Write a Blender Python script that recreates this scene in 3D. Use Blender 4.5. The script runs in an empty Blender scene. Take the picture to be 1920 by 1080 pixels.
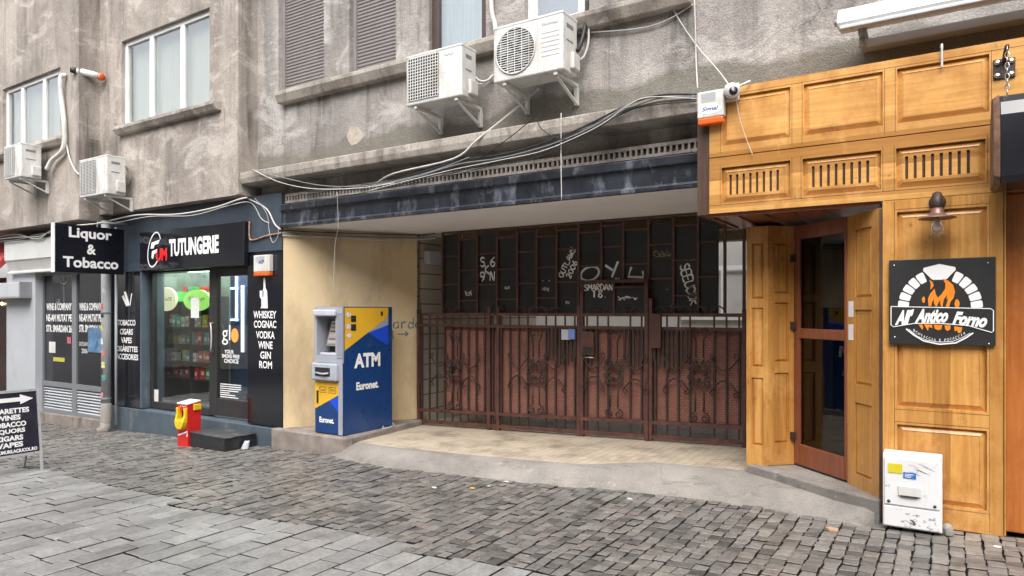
import bpy, bmesh, math, random
from mathutils import Vector, Matrix
random.seed(7)
R = math.radians
S = bpy.context.scene
COL = S.collection

# ------------------------------------------------------------------ camera, sky, sun, exposure
CAM_Y, CAM_Z, YAW = -6.3, 1.6, 32.4
cam = bpy.data.cameras.new('camera'); co = bpy.data.objects.new('camera', cam); COL.objects.link(co)
co.location = (0, CAM_Y, CAM_Z); co.rotation_euler = (R(90), 0, R(YAW))
cam.sensor_width = 36; cam.lens = 24.0; cam.shift_y = 43 / 1920; cam.clip_start = .05; cam.clip_end = 500
S.camera = co
W = bpy.data.worlds.new('World'); S.world = W; W.use_nodes = True
wn, wl = W.node_tree.nodes, W.node_tree.links
sky = wn.new('ShaderNodeTexSky'); sky.sky_type = 'NISHITA'; sky.sun_disc = False
SUN_EL, SUN_AZ = 55, 205            # the sun stands high behind the camera, a little to its right
sky.sun_elevation = R(SUN_EL); sky.sun_rotation = R(SUN_AZ - 0); sky.air_density = 1.0; sky.dust_density = 4.0; sky.ozone_density = .6
hs = wn.new('ShaderNodeHueSaturation'); hs.inputs['Saturation'].default_value = .28
wl.new(sky.outputs[0], hs.inputs['Color']); wl.new(hs.outputs[0], wn['Background'].inputs[0])
wn['Background'].inputs[1].default_value = .15
sun = bpy.data.lights.new('sun', 'SUN'); sun.energy = .95; sun.angle = R(60); sun.color = (1, .96, .9)
so = bpy.data.objects.new('sun', sun); COL.objects.link(so)
_az = R(180)                         # from -Y: the street side
_d = Vector((.25, -math.cos(R(SUN_EL)), math.sin(R(SUN_EL))))
so.rotation_euler = _d.to_track_quat('Z', 'Y').to_euler(); so.location = (3, -9, 14)
sky.sun_rotation = math.atan2(_d.x, _d.y)
S.view_settings.view_transform = 'Standard'; S.view_settings.look = 'None'
S.view_settings.exposure = 1.32; S.view_settings.gamma = 1
S.render.engine = 'CYCLES'; S.cycles.max_bounces = 8; S.cycles.transparent_max_bounces = 16
S.cycles.caustics_reflective = False; S.cycles.caustics_refractive = False

# ------------------------------------------------------------------ measuring helpers (photo pixel -> point on a real plane)
_c, _s = math.cos(R(YAW)), math.sin(R(YAW))
def ray(px, py):
    a = (px - 960) / 1280
    return (-_s + _c * a, _c + _s * a, (583 - py) / 1280)
def P(px, py, Y):
    d = ray(px, py); s = (Y - CAM_Y) / d[1]
    return Vector((d[0] * s, Y, CAM_Z + d[2] * s))
def PX(px, py, X):
    d = ray(px, py); s = X / d[0]
    return Vector((X, CAM_Y + d[1] * s, CAM_Z + d[2] * s))
SL = .035
def G(px, py):
    d = ray(px, py); s = CAM_Z / (SL * d[0] - d[2])
    return Vector((d[0] * s, CAM_Y + d[1] * s, CAM_Z + d[2] * s))
def gz(x): return SL * x
def xs(px, Y): return P(px, 0, Y).x

# ------------------------------------------------------------------ mesh builder
_glyph = {}
def glyphs(s, bold, shear, space):
    k = (s, bold, shear, space)
    if k not in _glyph:
        cu = bpy.data.curves.new('lettering', 'FONT'); cu.body = s; cu.dimensions = '2D'; cu.fill_mode = 'FRONT'
        cu.offset = bold; cu.shear = shear; cu.space_character = space; cu.resolution_u = 3
        ob = bpy.data.objects.new('lettering', cu); me = ob.to_mesh()
        v = [x.co.copy() for x in me.vertices]; f = [tuple(p.vertices) for p in me.polygons]
        ob.to_mesh_clear(); bpy.data.objects.remove(ob); bpy.data.curves.remove(cu)
        _glyph[k] = (v, f)
    return _glyph[k]
class MB:
    def __init__(s): s.v = []; s.f = []; s.m = []; s.sm = []; s.T = None
    def add(s, vs, fs, m=0, sm=False):
        o = len(s.v)
        s.v += [(s.T @ Vector(x)) if s.T else Vector(x) for x in vs]
        for f in fs: s.f.append(tuple(i + o for i in f)); s.m.append(m); s.sm.append(sm)
        return s
    def box(s, x0, x1, y0, y1, z0, z1, m=0):
        return s.add([(x0,y0,z0),(x1,y0,z0),(x1,y1,z0),(x0,y1,z0),(x0,y0,z1),(x1,y0,z1),(x1,y1,z1),(x0,y1,z1)],
              [(0,3,2,1),(4,5,6,7),(0,1,5,4),(1,2,6,5),(2,3,7,6),(3,0,4,7)], m)
    def hexa(s, bot, top, m=0):
        n = len(bot)
        return s.add(list(bot) + list(top), [tuple(range(n))[::-1], tuple(range(n, 2*n))] + [(i, (i+1)%n, n+(i+1)%n, n+i) for i in range(n)], m)
    def prism(s, poly, d, m=0):
        d = Vector(d); return s.hexa([Vector(p) for p in poly], [Vector(p) + d for p in poly], m)
    def poly(s, pts, m=0): return s.add(pts, [tuple(range(len(pts)))], m)
    def beam(s, a, b, w, h=None, m=0, up=(0,0,1)):
        a, b = Vector(a), Vector(b); h = h or w; t = (b - a).normalized(); u = t.cross(Vector(up))
        if u.length < 1e-3: u = t.cross(Vector((0,1,0)))
        u.normalize(); n = u.cross(t)
        q = [u*w/2 + n*h/2, -u*w/2 + n*h/2, -u*w/2 - n*h/2, u*w/2 - n*h/2]
        return s.hexa([a + k for k in q], [b + k for k in q], m)
    def tube(s, pts, r, n=6, m=0, closed=False):
        pts = [Vector(p) for p in pts]; N = len(pts); vs = []; fs = []; u = None
        for i, p in enumerate(pts):
            a = pts[i-1] if (i or closed) else p; b = pts[(i+1) % N] if (i < N-1 or closed) else p
            t = (b - a).normalized()
            if u is None:
                u = t.cross(Vector((0,0,1)))
                if u.length < .05: u = t.cross(Vector((0,1,0)))
            u = (u - t * u.dot(t)).normalized(); w = t.cross(u)
            rr = r[i] if isinstance(r, (list, tuple)) else r
            vs += [p + (u*math.cos(k*2*math.pi/n) + w*math.sin(k*2*math.pi/n)) * rr for k in range(n)]
        for i in range(N if closed else N-1):
            j = (i+1) % N
            fs += [(i*n+k, i*n+(k+1)%n, j*n+(k+1)%n, j*n+k) for k in range(n)]
        if not closed: fs += [tuple(range(n))[::-1], tuple(range((N-1)*n, N*n))]
        return s.add(vs, fs, m, True)
    def lathe(s, prof, c, axis='z', n=20, m=0):
        c = Vector(c); vs = []; fs = []
        for r, z in prof:
            for k in range(n):
                a = 2*math.pi*k/n; x, y = r*math.cos(a), r*math.sin(a)
                vs.append(c + (Vector((x,y,z)) if axis == 'z' else Vector((x,z,y)) if axis == 'y' else Vector((z,x,y))))
        for i in range(len(prof)-1):
            fs += [(i*n+k, i*n+(k+1)%n, (i+1)*n+(k+1)%n, (i+1)*n+k) for k in range(n)]
        fs += [tuple(range(n))[::-1], tuple(range((len(prof)-1)*n, len(prof)*n))]
        return s.add(vs, fs, m, True)
    def text(s, t, o, u, v, w, h, bold=.0, shear=0, space=1, m=0):
        vs, fs = glyphs(t, bold, shear, space)
        xa, xb = min(q.x for q in vs), max(q.x for q in vs); ya, yb = min(q.y for q in vs), max(q.y for q in vs)
        kx = w/(xb-xa) if w else h/(yb-ya); ky = h/(yb-ya) if h else kx
        o, u, v = Vector(o), Vector(u), Vector(v)
        return s.add([o + u*((q.x-(xa+xb)/2)*kx) + v*((q.y-(ya+yb)/2)*ky) for q in vs], fs, m)
    def ribbon(s, pts, w, n, m=0):
        pts = [Vector(p) for p in pts]; n = Vector(n); vs = []; fs = []
        for i, p in enumerate(pts):
            t = (pts[min(i+1, len(pts)-1)] - pts[max(i-1, 0)])
            if t.length < 1e-6: t = Vector((1,0,0))
            q = n.cross(t.normalized()) * (w[i] if isinstance(w, list) else w)/2; vs += [p+q, p-q]
        fs = [(2*i, 2*i+1, 2*i+3, 2*i+2) for i in range(len(pts)-1)]
        return s.add(vs, fs, m)
    def holed(s, x0, x1, z0, z1, holes, y, d, m=0, mr=None):   # a sheet facing -Y with rectangular openings and their reveals
        X = sorted({x0, x1, *[k for h in holes for k in h[:2]]}); Z = sorted({z0, z1, *[k for h in holes for k in h[2:4]]})
        X = [k for k in X if x0 <= k <= x1]; Z = [k for k in Z if z0 <= k <= z1]
        idx = {(i, j): len(s.v) + i*len(Z) + j for i in range(len(X)) for j in range(len(Z))}
        base = len(s.v); s.add([(a, y, b) for a in X for b in Z], [], m)
        for i in range(len(X)-1):
            for j in range(len(Z)-1):
                cx, cz = (X[i]+X[i+1])/2, (Z[j]+Z[j+1])/2
                if any(h[0] < cx < h[1] and h[2] < cz < h[3] for h in holes): continue
                s.f.append((idx[i,j], idx[i+1,j], idx[i+1,j+1], idx[i,j+1])); s.m.append(m); s.sm.append(False)
        for h in holes:
            a, b, c, e = max(h[0],x0), min(h[1],x1), max(h[2],z0), min(h[3],z1)
            q = [(a,c),(b,c),(b,e),(a,e)]
            s.add([(p[0], y, p[1]) for p in q] + [(p[0], y+d, p[1]) for p in q], [(i,(i+1)%4,4+(i+1)%4,4+i) for i in range(4)], m if mr is None else mr)
        return s
    def panelled(s, w, h, panels, th=.04, m=0, depth=.028, bev=.042, lift=.016):   # local: x 0..w, z 0..h, front at y=0 facing -y
        s.holed(0, w, 0, h, panels, 0, depth, m)
        for p in panels:
            a, b, c, e = p[:4]; k = bev; g = .006
            o = [(a,depth,c),(b,depth,c),(b,depth,e),(a,depth,e)]
            o1 = [(a+g,depth,c+g),(b-g,depth,c+g),(b-g,depth,e-g),(a+g,depth,e-g)]
            i = [(a+k,depth-lift-.004,c+k),(b-k,depth-lift-.004,c+k),(b-k,depth-lift-.004,e-k),(a+k,depth-lift-.004,e-k)]
            f = [(a+k,depth-lift,c+k),(b-k,depth-lift,c+k),(b-k,depth-lift,e-k),(a+k,depth-lift,e-k)]
            s.add(o + o1, [(j,(j+1)%4,4+(j+1)%4,4+j) for j in range(4)], m)
            s.add(o1 + i, [(j,(j+1)%4,4+(j+1)%4,4+j) for j in range(4)], m)
            s.add(i + f, [(j,(j+1)%4,4+(j+1)%4,4+j) for j in range(4)], m)
            if len(p) > 4:
                s.holed(a+k, b-k, c+k, e-k, p[4], depth-lift, .03, m)
            else: s.add(f, [(0,1,2,3)], m)
        s.add([(0,0,0),(w,0,0),(w,0,h),(0,0,h),(0,th,0),(w,th,0),(w,th,h),(0,th,h)], [(0,4,5,1),(1,5,6,2),(2,6,7,3),(3,7,4,0),(4,7,6,5)], m)
        return s
    def build(s, name, mats, parent=None, bevel=0, recalc=True, smooth=None):
        me = bpy.data.meshes.new(name); vs = s.v
        if parent is not None:
            inv = wmat(parent).inverted(); vs = [inv @ q for q in vs]
        me.from_pydata([tuple(q) for q in vs], [], s.f); 
        for i, p in enumerate(me.polygons): p.material_index = s.m[i]; p.use_smooth = s.sm[i] if smooth is None else smooth
        for q in (mats if isinstance(mats, (list, tuple)) else [mats]): me.materials.append(q)
        if recalc:
            b = bmesh.new(); b.from_mesh(me); bmesh.ops.recalc_face_normals(b, faces=b.faces); b.to_mesh(me); b.free()
        o = bpy.data.objects.new(name, me); COL.objects.link(o)
        if parent is not None: o.parent = parent
        if bevel:
            md = o.modifiers.new('bevel', 'BEVEL'); md.width = bevel; md.segments = 2; md.limit_method = 'ANGLE'; md.angle_limit = R(50)
        return o
def wmat(o):
    m = o.matrix_basis.copy()
    while o.parent: o = o.parent; m = o.matrix_basis @ m
    return m
def tag(o, label=None, cat=None, group=None, kind=None):
    for k, q in (('label', label), ('category', cat), ('group', group), ('kind', kind)):
        if q: o[k] = q
    return o
def thing(name, label, cat, loc=(0,0,0), group=None):
    o = bpy.data.objects.new(name, None); o.empty_display_size = .1; COL.objects.link(o); o.location = loc
    return tag(o, label, cat, group)
def struct(o): o['kind'] = 'structure'; return o
def frame_T(o, u, w=None):       # local x -> u, local z -> up, local y -> into the surface
    u = Vector(u).normalized(); z = Vector((0,0,1)); y = z.cross(u)
    return Matrix(((u.x,y.x,0,o[0]),(u.y,y.y,0,o[1]),(u.z,y.z,1,o[2]),(0,0,0,1)))

# ------------------------------------------------------------------ materials
class NT:
    def __init__(s, name):
        s.mat = bpy.data.materials.new(name); s.mat.use_nodes = True; s.n = s.mat.node_tree.nodes; s.l = s.mat.node_tree.links
        s.b = s.n['Principled BSDF']; s.tc = s.n.new('ShaderNodeTexCoord')
    def map(s, sc=(1,1,1), rot=(0,0,0)):
        q = s.n.new('ShaderNodeMapping'); q.inputs['Scale'].default_value = sc; q.inputs['Rotation'].default_value = rot
        s.l.new(s.tc.outputs['Object'], q.inputs[0]); return q.outputs[0]
    def noise(s, scale, detail=4, vec=None, rough=.55, dist=0):
        q = s.n.new('ShaderNodeTexNoise'); q.inputs['Scale'].default_value = scale; q.inputs['Detail'].default_value = detail
        q.inputs['Roughness'].default_value = rough; q.inputs['Distortion'].default_value = dist
        s.l.new(vec if vec is not None else s.tc.outputs['Object'], q.inputs['Vector']); return q.outputs['Fac']
    def ramp(s, fac, stops, interp='LINEAR'):
        q = s.n.new('ShaderNodeValToRGB'); e = q.color_ramp.elements; q.color_ramp.interpolation = interp
        while len(e) < len(stops): e.new(.5)
        for i, (p, c) in enumerate(stops):
            e[i].position = p; e[i].color = (*c, 1) if isinstance(c, (tuple, list)) else (c, c, c, 1)
        s.l.new(fac, q.inputs[0]); return q.outputs[0]
    def mix(s, a, b, f, mode='MIX'):
        q = s.n.new('ShaderNodeMix'); q.data_type = 'RGBA'; q.blend_type = mode
        for k, x in ((6, a), (7, b), (0, f)):
            if hasattr(x, 'is_linked'): s.l.new(x, q.inputs[k])
            else: q.inputs[k].default_value = (*x, 1) if isinstance(x, (tuple, list)) else x
        return q.outputs[2]
    def math(s, op, a, b=None):
        q = s.n.new('ShaderNodeMath'); q.operation = op
        for k, x in ((0, a), (1, b)):
            if x is None: continue
            if hasattr(x, 'is_linked'): s.l.new(x, q.inputs[k])
            else: q.inputs[k].default_value = x
        return q.outputs[0]
    def island(s): return s.n.new('ShaderNodeNewGeometry').outputs['Random Per Island']
    def bump(s, h, strength=.3, dist=.01):
        q = s.n.new('ShaderNodeBump'); q.inputs['Strength'].default_value = strength; q.inputs['Distance'].default_value = dist
        s.l.new(h, q.inputs['Height']); s.l.new(q.outputs[0], s.b.inputs['Normal'])
    def col(s, c):
        if hasattr(c, 'is_linked'): s.l.new(c, s.b.inputs['Base Color'])
        else: s.b.inputs['Base Color'].default_value = (*c, 1)
    def set(s, rough=.6, metal=0, spec=.5, coat=0):
        if hasattr(rough, 'is_linked'): s.l.new(rough, s.b.inputs['Roughness'])
        else: s.b.inputs['Roughness'].default_value = rough
        s.b.inputs['Metallic'].default_value = metal; s.b.inputs['Specular IOR Level'].default_value = spec; s.b.inputs['Coat Weight'].default_value = coat
        s.b.inputs['Coat Roughness'].default_value = .12
        return s.mat
def M(name, c, rough=.5, var=.12, scale=6, bump=0, bscale=80, metal=0, spec=.5, coat=0, dirt=None, stretch=(1,1,1)):
    t = NT(name); v = t.map(stretch)
    f = t.noise(scale, 5, v)
    out = t.ramp(f, [(.3, tuple(x*(1-var) for x in c)), (.7, tuple(min(1, x*(1+var)) for x in c))])
    if dirt:
        g = t.noise(dirt[1], 8, t.map((1,1,.45)), .65); out = t.mix(out, dirt[0], t.ramp(g, [(dirt[2], 0), (dirt[2]+.16, dirt[3])]))
    t.col(out)
    if bump: t.bump(t.noise(bscale, 6), bump, .006)
    rr = t.math('ADD', t.math('MULTIPLY', t.noise(scale*2.3, 4), .2), max(0, rough-.1)) if rough > .12 else rough
    return t.set(rr, metal, spec, coat)
def plaster(name, hi, lo, pale, dark, bump=.45, damp=None, drips=()):
    t = NT(name)
    a = t.ramp(t.noise(.75, 9, None, .62, .4), [(.38, lo), (.60, hi)])
    st = t.ramp(t.noise(1.0, 6, t.map((2.6,2.6,.22)), .6), [(.46, 0), (.72, .75)])
    a = t.mix(a, dark, st)
    a = t.mix(a, pale, t.ramp(t.noise(1.35, 8, t.map((1,1,1.6)), .7, .9), [(.52, 0), (.62, .7)]))
    a = t.mix(a, dark, t.ramp(t.noise(3.4, 10, t.map((1,1,.6)), .75, .6), [(.55, 0), (.72, .6)]))
    a = t.mix(a, tuple(x*.55 for x in dark), t.ramp(t.noise(1.6, 8, t.map((3.2,3.2,.32)), .66, .5), [(.55, 0), (.70, .55)]))
    vo = t.n.new('ShaderNodeTexVoronoi'); vo.feature = 'DISTANCE_TO_EDGE'; vo.inputs['Scale'].default_value = 1.1
    wv = t.n.new('ShaderNodeVectorMath'); wv.operation = 'ADD'; nz = t.n.new('ShaderNodeTexNoise'); nz.inputs['Scale'].default_value = 4; nz.inputs['Detail'].default_value = 6
    t.l.new(t.tc.outputs['Object'], nz.inputs['Vector']); sc_ = t.n.new('ShaderNodeVectorMath'); sc_.operation = 'SCALE'; sc_.inputs[3].default_value = .35; t.l.new(nz.outputs['Color'], sc_.inputs[0])
    t.l.new(t.tc.outputs['Object'], wv.inputs[0]); t.l.new(sc_.outputs[0], wv.inputs[1]); t.l.new(wv.outputs[0], vo.inputs['Vector'])
    ck = t.math('MULTIPLY', t.ramp(vo.outputs['Distance'], [(.002, 1), (.008, 0)]), t.ramp(t.noise(.9, 3), [(.56, 0), (.62, .5)]))
    a = t.mix(a, tuple(x*.35 for x in dark), ck)
    if damp:
        sep = t.n.new('ShaderNodeSeparateXYZ'); t.l.new(t.tc.outputs['Object'], sep.inputs[0])
        hgt = t.math('ADD', t.math('MULTIPLY', t.noise(.8, 5, t.map((1,1,.25))), .95), 3.38)
        a = t.mix(a, damp, t.ramp(t.math('SUBTRACT', hgt, sep.outputs[2]), [(.0, 0), (.07, .8)]))
    for zs in drips:
        sep = t.n.new('ShaderNodeSeparateXYZ'); t.l.new(t.tc.outputs['Object'], sep.inputs[0]); d = t.math('SUBTRACT', zs, sep.outputs[2])
        band = t.math('MULTIPLY', t.ramp(t.math('MULTIPLY', d, 1.4), [(.0, 0), (.01, 1), (.3, .7), (1, 0)]), t.math('MULTIPLY', t.ramp(t.noise(2.0, 7, t.map((3,3,.2)), .65, .3), [(.50, 0), (.64, .75)]), t.ramp(t.noise(.9, 2, t.map((1,1,.3))), [(.46, 0), (.58, 1)])))
        a = t.mix(a, tuple(x*.6 for x in dark), band)
    sp = t.ramp(t.noise(55, 3), [(.35, (.75,.75,.75)), (.6, (1.08,1.08,1.08))])
    a = t.mix(a, sp, .8, 'MULTIPLY')
    t.col(a)
    h = t.math('ADD', t.math('MULTIPLY', t.noise(70, 5), .6), t.math('MULTIPLY', t.noise(9, 6), 1.2))
    t.bump(h, bump, .02)
    return t.set(.9, 0, .3)
def wood(name, cols, grain='z', rough=.33, plank=.13, coat=.25):
    t = NT(name)
    sc = (20,20,.9) if grain == 'z' else (.9,20,20)
    g = t.math('ADD', t.math('MULTIPLY', t.noise(1.6, 8, t.map(sc), .65, .8), .75), t.math('MULTIPLY', t.noise(1.2, 5), .25))
    a = t.ramp(g, [(.28, cols[0]), (.5, cols[1]), (.72, cols[2])])
    sep = t.n.new('ShaderNodeSeparateXYZ'); t.l.new(t.tc.outputs['Object'], sep.inputs[0])
    k = t.math('SNAP', t.math('ADD', sep.outputs[0 if grain == 'z' else 2], sep.outputs[1]), plank)
    wnz = t.n.new('ShaderNodeTexWhiteNoise'); wnz.noise_dimensions = '1D'; t.l.new(k, wnz.inputs['W'])
    a = t.mix(a, t.ramp(wnz.outputs['Value'], [(0, (.60,.52,.42)), (.35, (.86,.83,.78)), (.7, (1,1,1)), (1, (1.15,1.14,1.1))]), 1.0, 'MULTIPLY')
    a = t.mix(a, cols[3], t.ramp(t.noise(2.3, 8, t.map((1,1,.7)), .7), [(.48, 0), (.66, .75)]))
    a = t.mix(a, tuple(min(1, x*1.15+.03) for x in cols[2]), t.ramp(t.noise(1.7, 9, t.map((1.3,1,.8)), .75), [(.54, 0), (.7, .6)]))
    a = t.mix(a, (.10,.05,.02), t.ramp(t.noise(5.5, 11, t.map((1,1,.8)), .8), [(.60, 0), (.68, .6)]))
    a = t.mix(a, (.06,.03,.012), t.ramp(t.noise(16, 3), [(.72, 0), (.78, .7)]))
    t.col(a); t.bump(t.noise(3, 6, t.map(sc), .6, 1), .12, .004)
    return t.set(t.math('ADD', t.math('MULTIPLY', t.noise(7, 4), .25), rough-.12), 0, .45, coat)
def glass(name, tint=(1,1,1), f0=.09, rough=0.0):
    m = bpy.data.materials.new(name); m.use_nodes = True; n, l = m.node_tree.nodes, m.node_tree.links
    n.remove(n['Principled BSDF']); tr = n.new('ShaderNodeBsdfTransparent'); tr.inputs[0].default_value = (*tint, 1)
    gl = n.new('ShaderNodeBsdfGlossy'); gl.inputs['Roughness'].default_value = rough
    lw = n.new('ShaderNodeLayerWeight'); lw.inputs[0].default_value = .5; pw = n.new('ShaderNodeMath'); pw.operation = 'POWER'; pw.inputs[1].default_value = 5; l.new(lw.outputs['Facing'], pw.inputs[0])
    ad = n.new('ShaderNodeMath'); ad.operation = 'ADD'; ad.inputs[1].default_value = f0; ad.use_clamp = True
    tc = n.new('ShaderNodeTexCoord'); nz = n.new('ShaderNodeTexNoise'); nz.inputs['Scale'].default_value = 1.3
    bp = n.new('ShaderNodeBump'); bp.inputs['Strength'].default_value = .05; bp.inputs['Distance'].default_value = .05
    l.new(tc.outputs['Object'], nz.inputs['Vector']); l.new(nz.outputs['Fac'], bp.inputs['Height']); l.new(bp.outputs[0], gl.inputs['Normal'])
    mx = n.new('ShaderNodeMixShader'); l.new(pw.outputs[0], ad.inputs[0]); l.new(ad.outputs[0], mx.inputs[0]); l.new(tr.outputs[0], mx.inputs[1]); l.new(gl.outputs[0], mx.inputs[2])
    l.new(mx.outputs[0], n['Material Output'].inputs[0]); return m
def emis(name, c, e):
    m = bpy.data.materials.new(name); m.use_nodes = True; b = m.node_tree.nodes['Principled BSDF']
    b.inputs['Base Color'].default_value = (*c, 1); b.inputs['Emission Color'].default_value = (*c, 1); b.inputs['Emission Strength'].default_value = e
    b.inputs['Roughness'].default_value = .3; return m

YB1, YB2 = -.64, -.315
PLA = plaster('plaster_taupe', (.43,.378,.335), (.27,.237,.21), (.55,.505,.46), (.14,.125,.114), drips=(P(228,241,YB2).z-.1, P(12,288,YB1).z-.1))
PLB = plaster('plaster_grey', (.41,.38,.355), (.28,.255,.238), (.54,.515,.49), (.145,.135,.128), .8, (.17,.16,.132), drips=(4.46,))
PLC = plaster('plaster_cornice', (.46,.42,.37), (.30,.26,.23), (.58,.53,.47), (.10,.085,.075), .3)
YEL = M('plaster_ochre', (.69,.535,.32), .75, .07, 1.4, .1, 30, dirt=((.38,.27,.16), 1.7, .50, .6))
SOF = M('soffit_paint', (.88,.87,.86), .7, .05, 2, .05, 30)
BLKS = M('sign_black_satin', (.008,.009,.014), .3, .1, 4, spec=.2)
NAVY = M('navy_paint', (.045,.062,.085), .45, .15, 3, .08, 40, dirt=((.10,.11,.12), 4, .6, .4))
NAVYB = M('base_paint', (.075,.10,.125), .55, .15, 3, .1, 40, dirt=((.25,.24,.22), 5, .56, .5))
BLK = M('black_gloss', (.012,.013,.018), .1, .1, 4, coat=.3)
BLKM = M('black_matt', (.02,.02,.021), .5, .2, 8)
BEAMP = M('beam_paint', (.024,.028,.038), .16, .5, 5, .8, 9, coat=.4, dirt=((.24,.26,.31), 5.5, .53, .6), stretch=(1,1,.4))  # pale bluish patches: chips, plus sky reflections put into the colour
WHT = M('white_plastic', (.66,.655,.63), .45, .06, 5, dirt=((.33,.29,.24), 6, .50, .5))
WHTL = M('white_letter', (.85,.85,.85), .5, .02)
PVC = M('pvc_frame', (.90,.90,.90), .3, .03)
GREYM = M('grey_metal', (.36,.37,.39), .4, .08, 3, metal=.3, dirt=((.2,.19,.18), 5, .6, .4))
LGREY = M('light_grey_paint', (.46,.48,.51), .5, .06, 2, dirt=((.3,.28,.25), 3, .6, .4))
MGREY = M('mid_grey_paint', (.2,.21,.225), .45, .06, 2)
WOODZ = wood('honey_wood_upright', ((.39,.17,.04), (.575,.285,.076), (.69,.385,.125), (.36,.14,.028)), 'z', plank=.115)
WOODX = wood('honey_wood_level', ((.41,.19,.048), (.60,.312,.09), (.71,.41,.145), (.41,.175,.038)), 'x', plank=.12)
WOODD = wood('dark_wood', ((.03,.016,.012), (.07,.036,.025), (.11,.06,.04), (.05,.02,.012)), 'z', .5, .3, 0)
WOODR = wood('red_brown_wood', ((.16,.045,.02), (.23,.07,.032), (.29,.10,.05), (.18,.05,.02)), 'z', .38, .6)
WOODO = wood('orange_wood', ((.30,.09,.02), (.42,.14,.032), (.50,.19,.05), (.34,.1,.02)), 'z', .35, .5)
RUST = M('rusty_iron', (.085,.036,.027), .6, .4, 9, .25, 60, dirt=((.22,.06,.04), 7, .54, .6))
IRON = M('dark_iron', (.045,.026,.022), .55, .4, 9, .2, 60)
PANEL = M('black_sheet', (.018,.019,.02), .42, .25, 2.5, dirt=((.045,.042,.04), 2, .55, .5))
BRKM = NT('brick_mesh')
def _brick():
    t = BRKM; q = t.n.new('ShaderNodeTexBrick'); q.inputs['Scale'].default_value = 9
    q.inputs['Color1'].default_value = (.26,.108,.078,1); q.inputs['Color2'].default_value = (.32,.14,.102,1); q.inputs['Mortar'].default_value = (.15,.06,.046,1)
    q.inputs['Mortar Size'].default_value = .03; t.l.new(t.map((1,1,1), (R(90),0,0)), q.inputs['Vector'])
    a = t.mix(q.outputs[0], (.11,.04,.03), t.ramp(t.noise(2.2, 6), [(.5,0),(.7,.6)])); t.col(a); return t.set(.7)
BRK = _brick()
def stone_mat(name, stops, rough=.6, speck=.25, dust=None, bump=.35):
    t = NT(name); a = t.ramp(t.island(), stops)
    a = t.mix(a, t.ramp(t.noise(38, 6), [(.3, (.62,.62,.62)), (.68, (1.25,1.25,1.25))]), .8, 'MULTIPLY')
    if dust: a = t.mix(a, dust[0], t.ramp(t.noise(dust[1], 8, None, .7), [(dust[2], 0), (dust[2]+.14, dust[3])]))
    a = t.mix(a, t.ramp(t.noise(4.5, 9, None, .72), [(.36, (.70,.68,.66)), (.55, (1,1,1)), (.7, (1.12,1.11,1.09))]), .85, 'MULTIPLY')
    a = t.mix(a, (.62,.58,.53), t.ramp(t.noise(24, 2), [(.74, 0), (.78, speck)]))
    t.col(a); t.bump(t.noise(55, 6), bump, .008)
    return t.set(t.math('ADD', t.math('MULTIPLY', t.noise(2.1, 4), .4), rough-.22), 0, .5)
SETT = stone_mat('sett_stone', [(0,(.085,.081,.077)), (.25,(.145,.138,.13)), (.7,(.195,.184,.172)), (.93,(.235,.22,.203)), (1,(.19,.155,.138))], .42, .6, ((.32,.30,.265), .75, .52, .55))
PAVE = stone_mat('paving_stone', [(0,(.225,.222,.22)), (.5,(.28,.277,.273)), (1,(.335,.332,.325))], .40, .3, ((.125,.12,.113), 1.3, .55, .7), .25)
JOINT = M('joint_sand', (.018,.016,.014), .95, .5, 14, .3, 60, dirt=((.12,.105,.09), 1.2, .64, .4))
def concrete(name, c):
    t = NT(name); a = t.ramp(t.noise(1.1, 8, None, .65), [(.36, tuple(x*.72 for x in c)), (.62, tuple(x*1.18 for x in c))])
    a = t.mix(a, t.ramp(t.noise(85, 4), [(.32, (.75,.75,.75)), (.5, (1,1,1)), (.7, (1.18,1.18,1.18))]), .8, 'MULTIPLY')
    a = t.mix(a, (.11,.10,.09), t.ramp(t.noise(4.5, 10, t.map((.5,1.2,1)), .78, .5), [(.53, 0), (.66, .7)]))
    a = t.mix(a, (.45,.43,.40), t.ramp(t.noise(6, 9, None, .75), [(.60, 0), (.68, .5)]))
    vo = t.n.new('ShaderNodeTexVoronoi'); vo.feature = 'DISTANCE_TO_EDGE'; vo.inputs['Scale'].default_value = 1.3
    wv = t.n.new('ShaderNodeVectorMath'); wv.operation = 'ADD'; nz = t.n.new('ShaderNodeTexNoise'); nz.inputs['Scale'].default_value = 5; nz.inputs['Detail'].default_value = 6
    t.l.new(t.tc.outputs['Object'], nz.inputs['Vector']); sc_ = t.n.new('ShaderNodeVectorMath'); sc_.operation = 'SCALE'; sc_.inputs[3].default_value = .3; t.l.new(nz.outputs['Color'], sc_.inputs[0])
    t.l.new(t.tc.outputs['Object'], wv.inputs[0]); t.l.new(sc_.outputs[0], wv.inputs[1]); t.l.new(wv.outputs[0], vo.inputs['Vector'])
    a = t.mix(a, (.05,.045,.04), t.math('MULTIPLY', t.ramp(vo.outputs['Distance'], [(.002, 1), (.007, 0)]), t.math('MULTIPLY', t.ramp(t.noise(1.1, 3), [(.52, 0), (.6, 1)]), .5)))
    t.col(a); t.bump(t.math('ADD', t.noise(70, 5), t.math('MULTIPLY', t.noise(8, 6), 1.2)), .3, .006); return t.set(.8, 0, .4)
CONC = concrete('concrete', (.27,.25,.228))
CONCD = M('old_stone', (.25,.215,.19), .85, .3, 5, .6, 30, dirt=((.07,.06,.055), 3, .52, .7))
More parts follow.
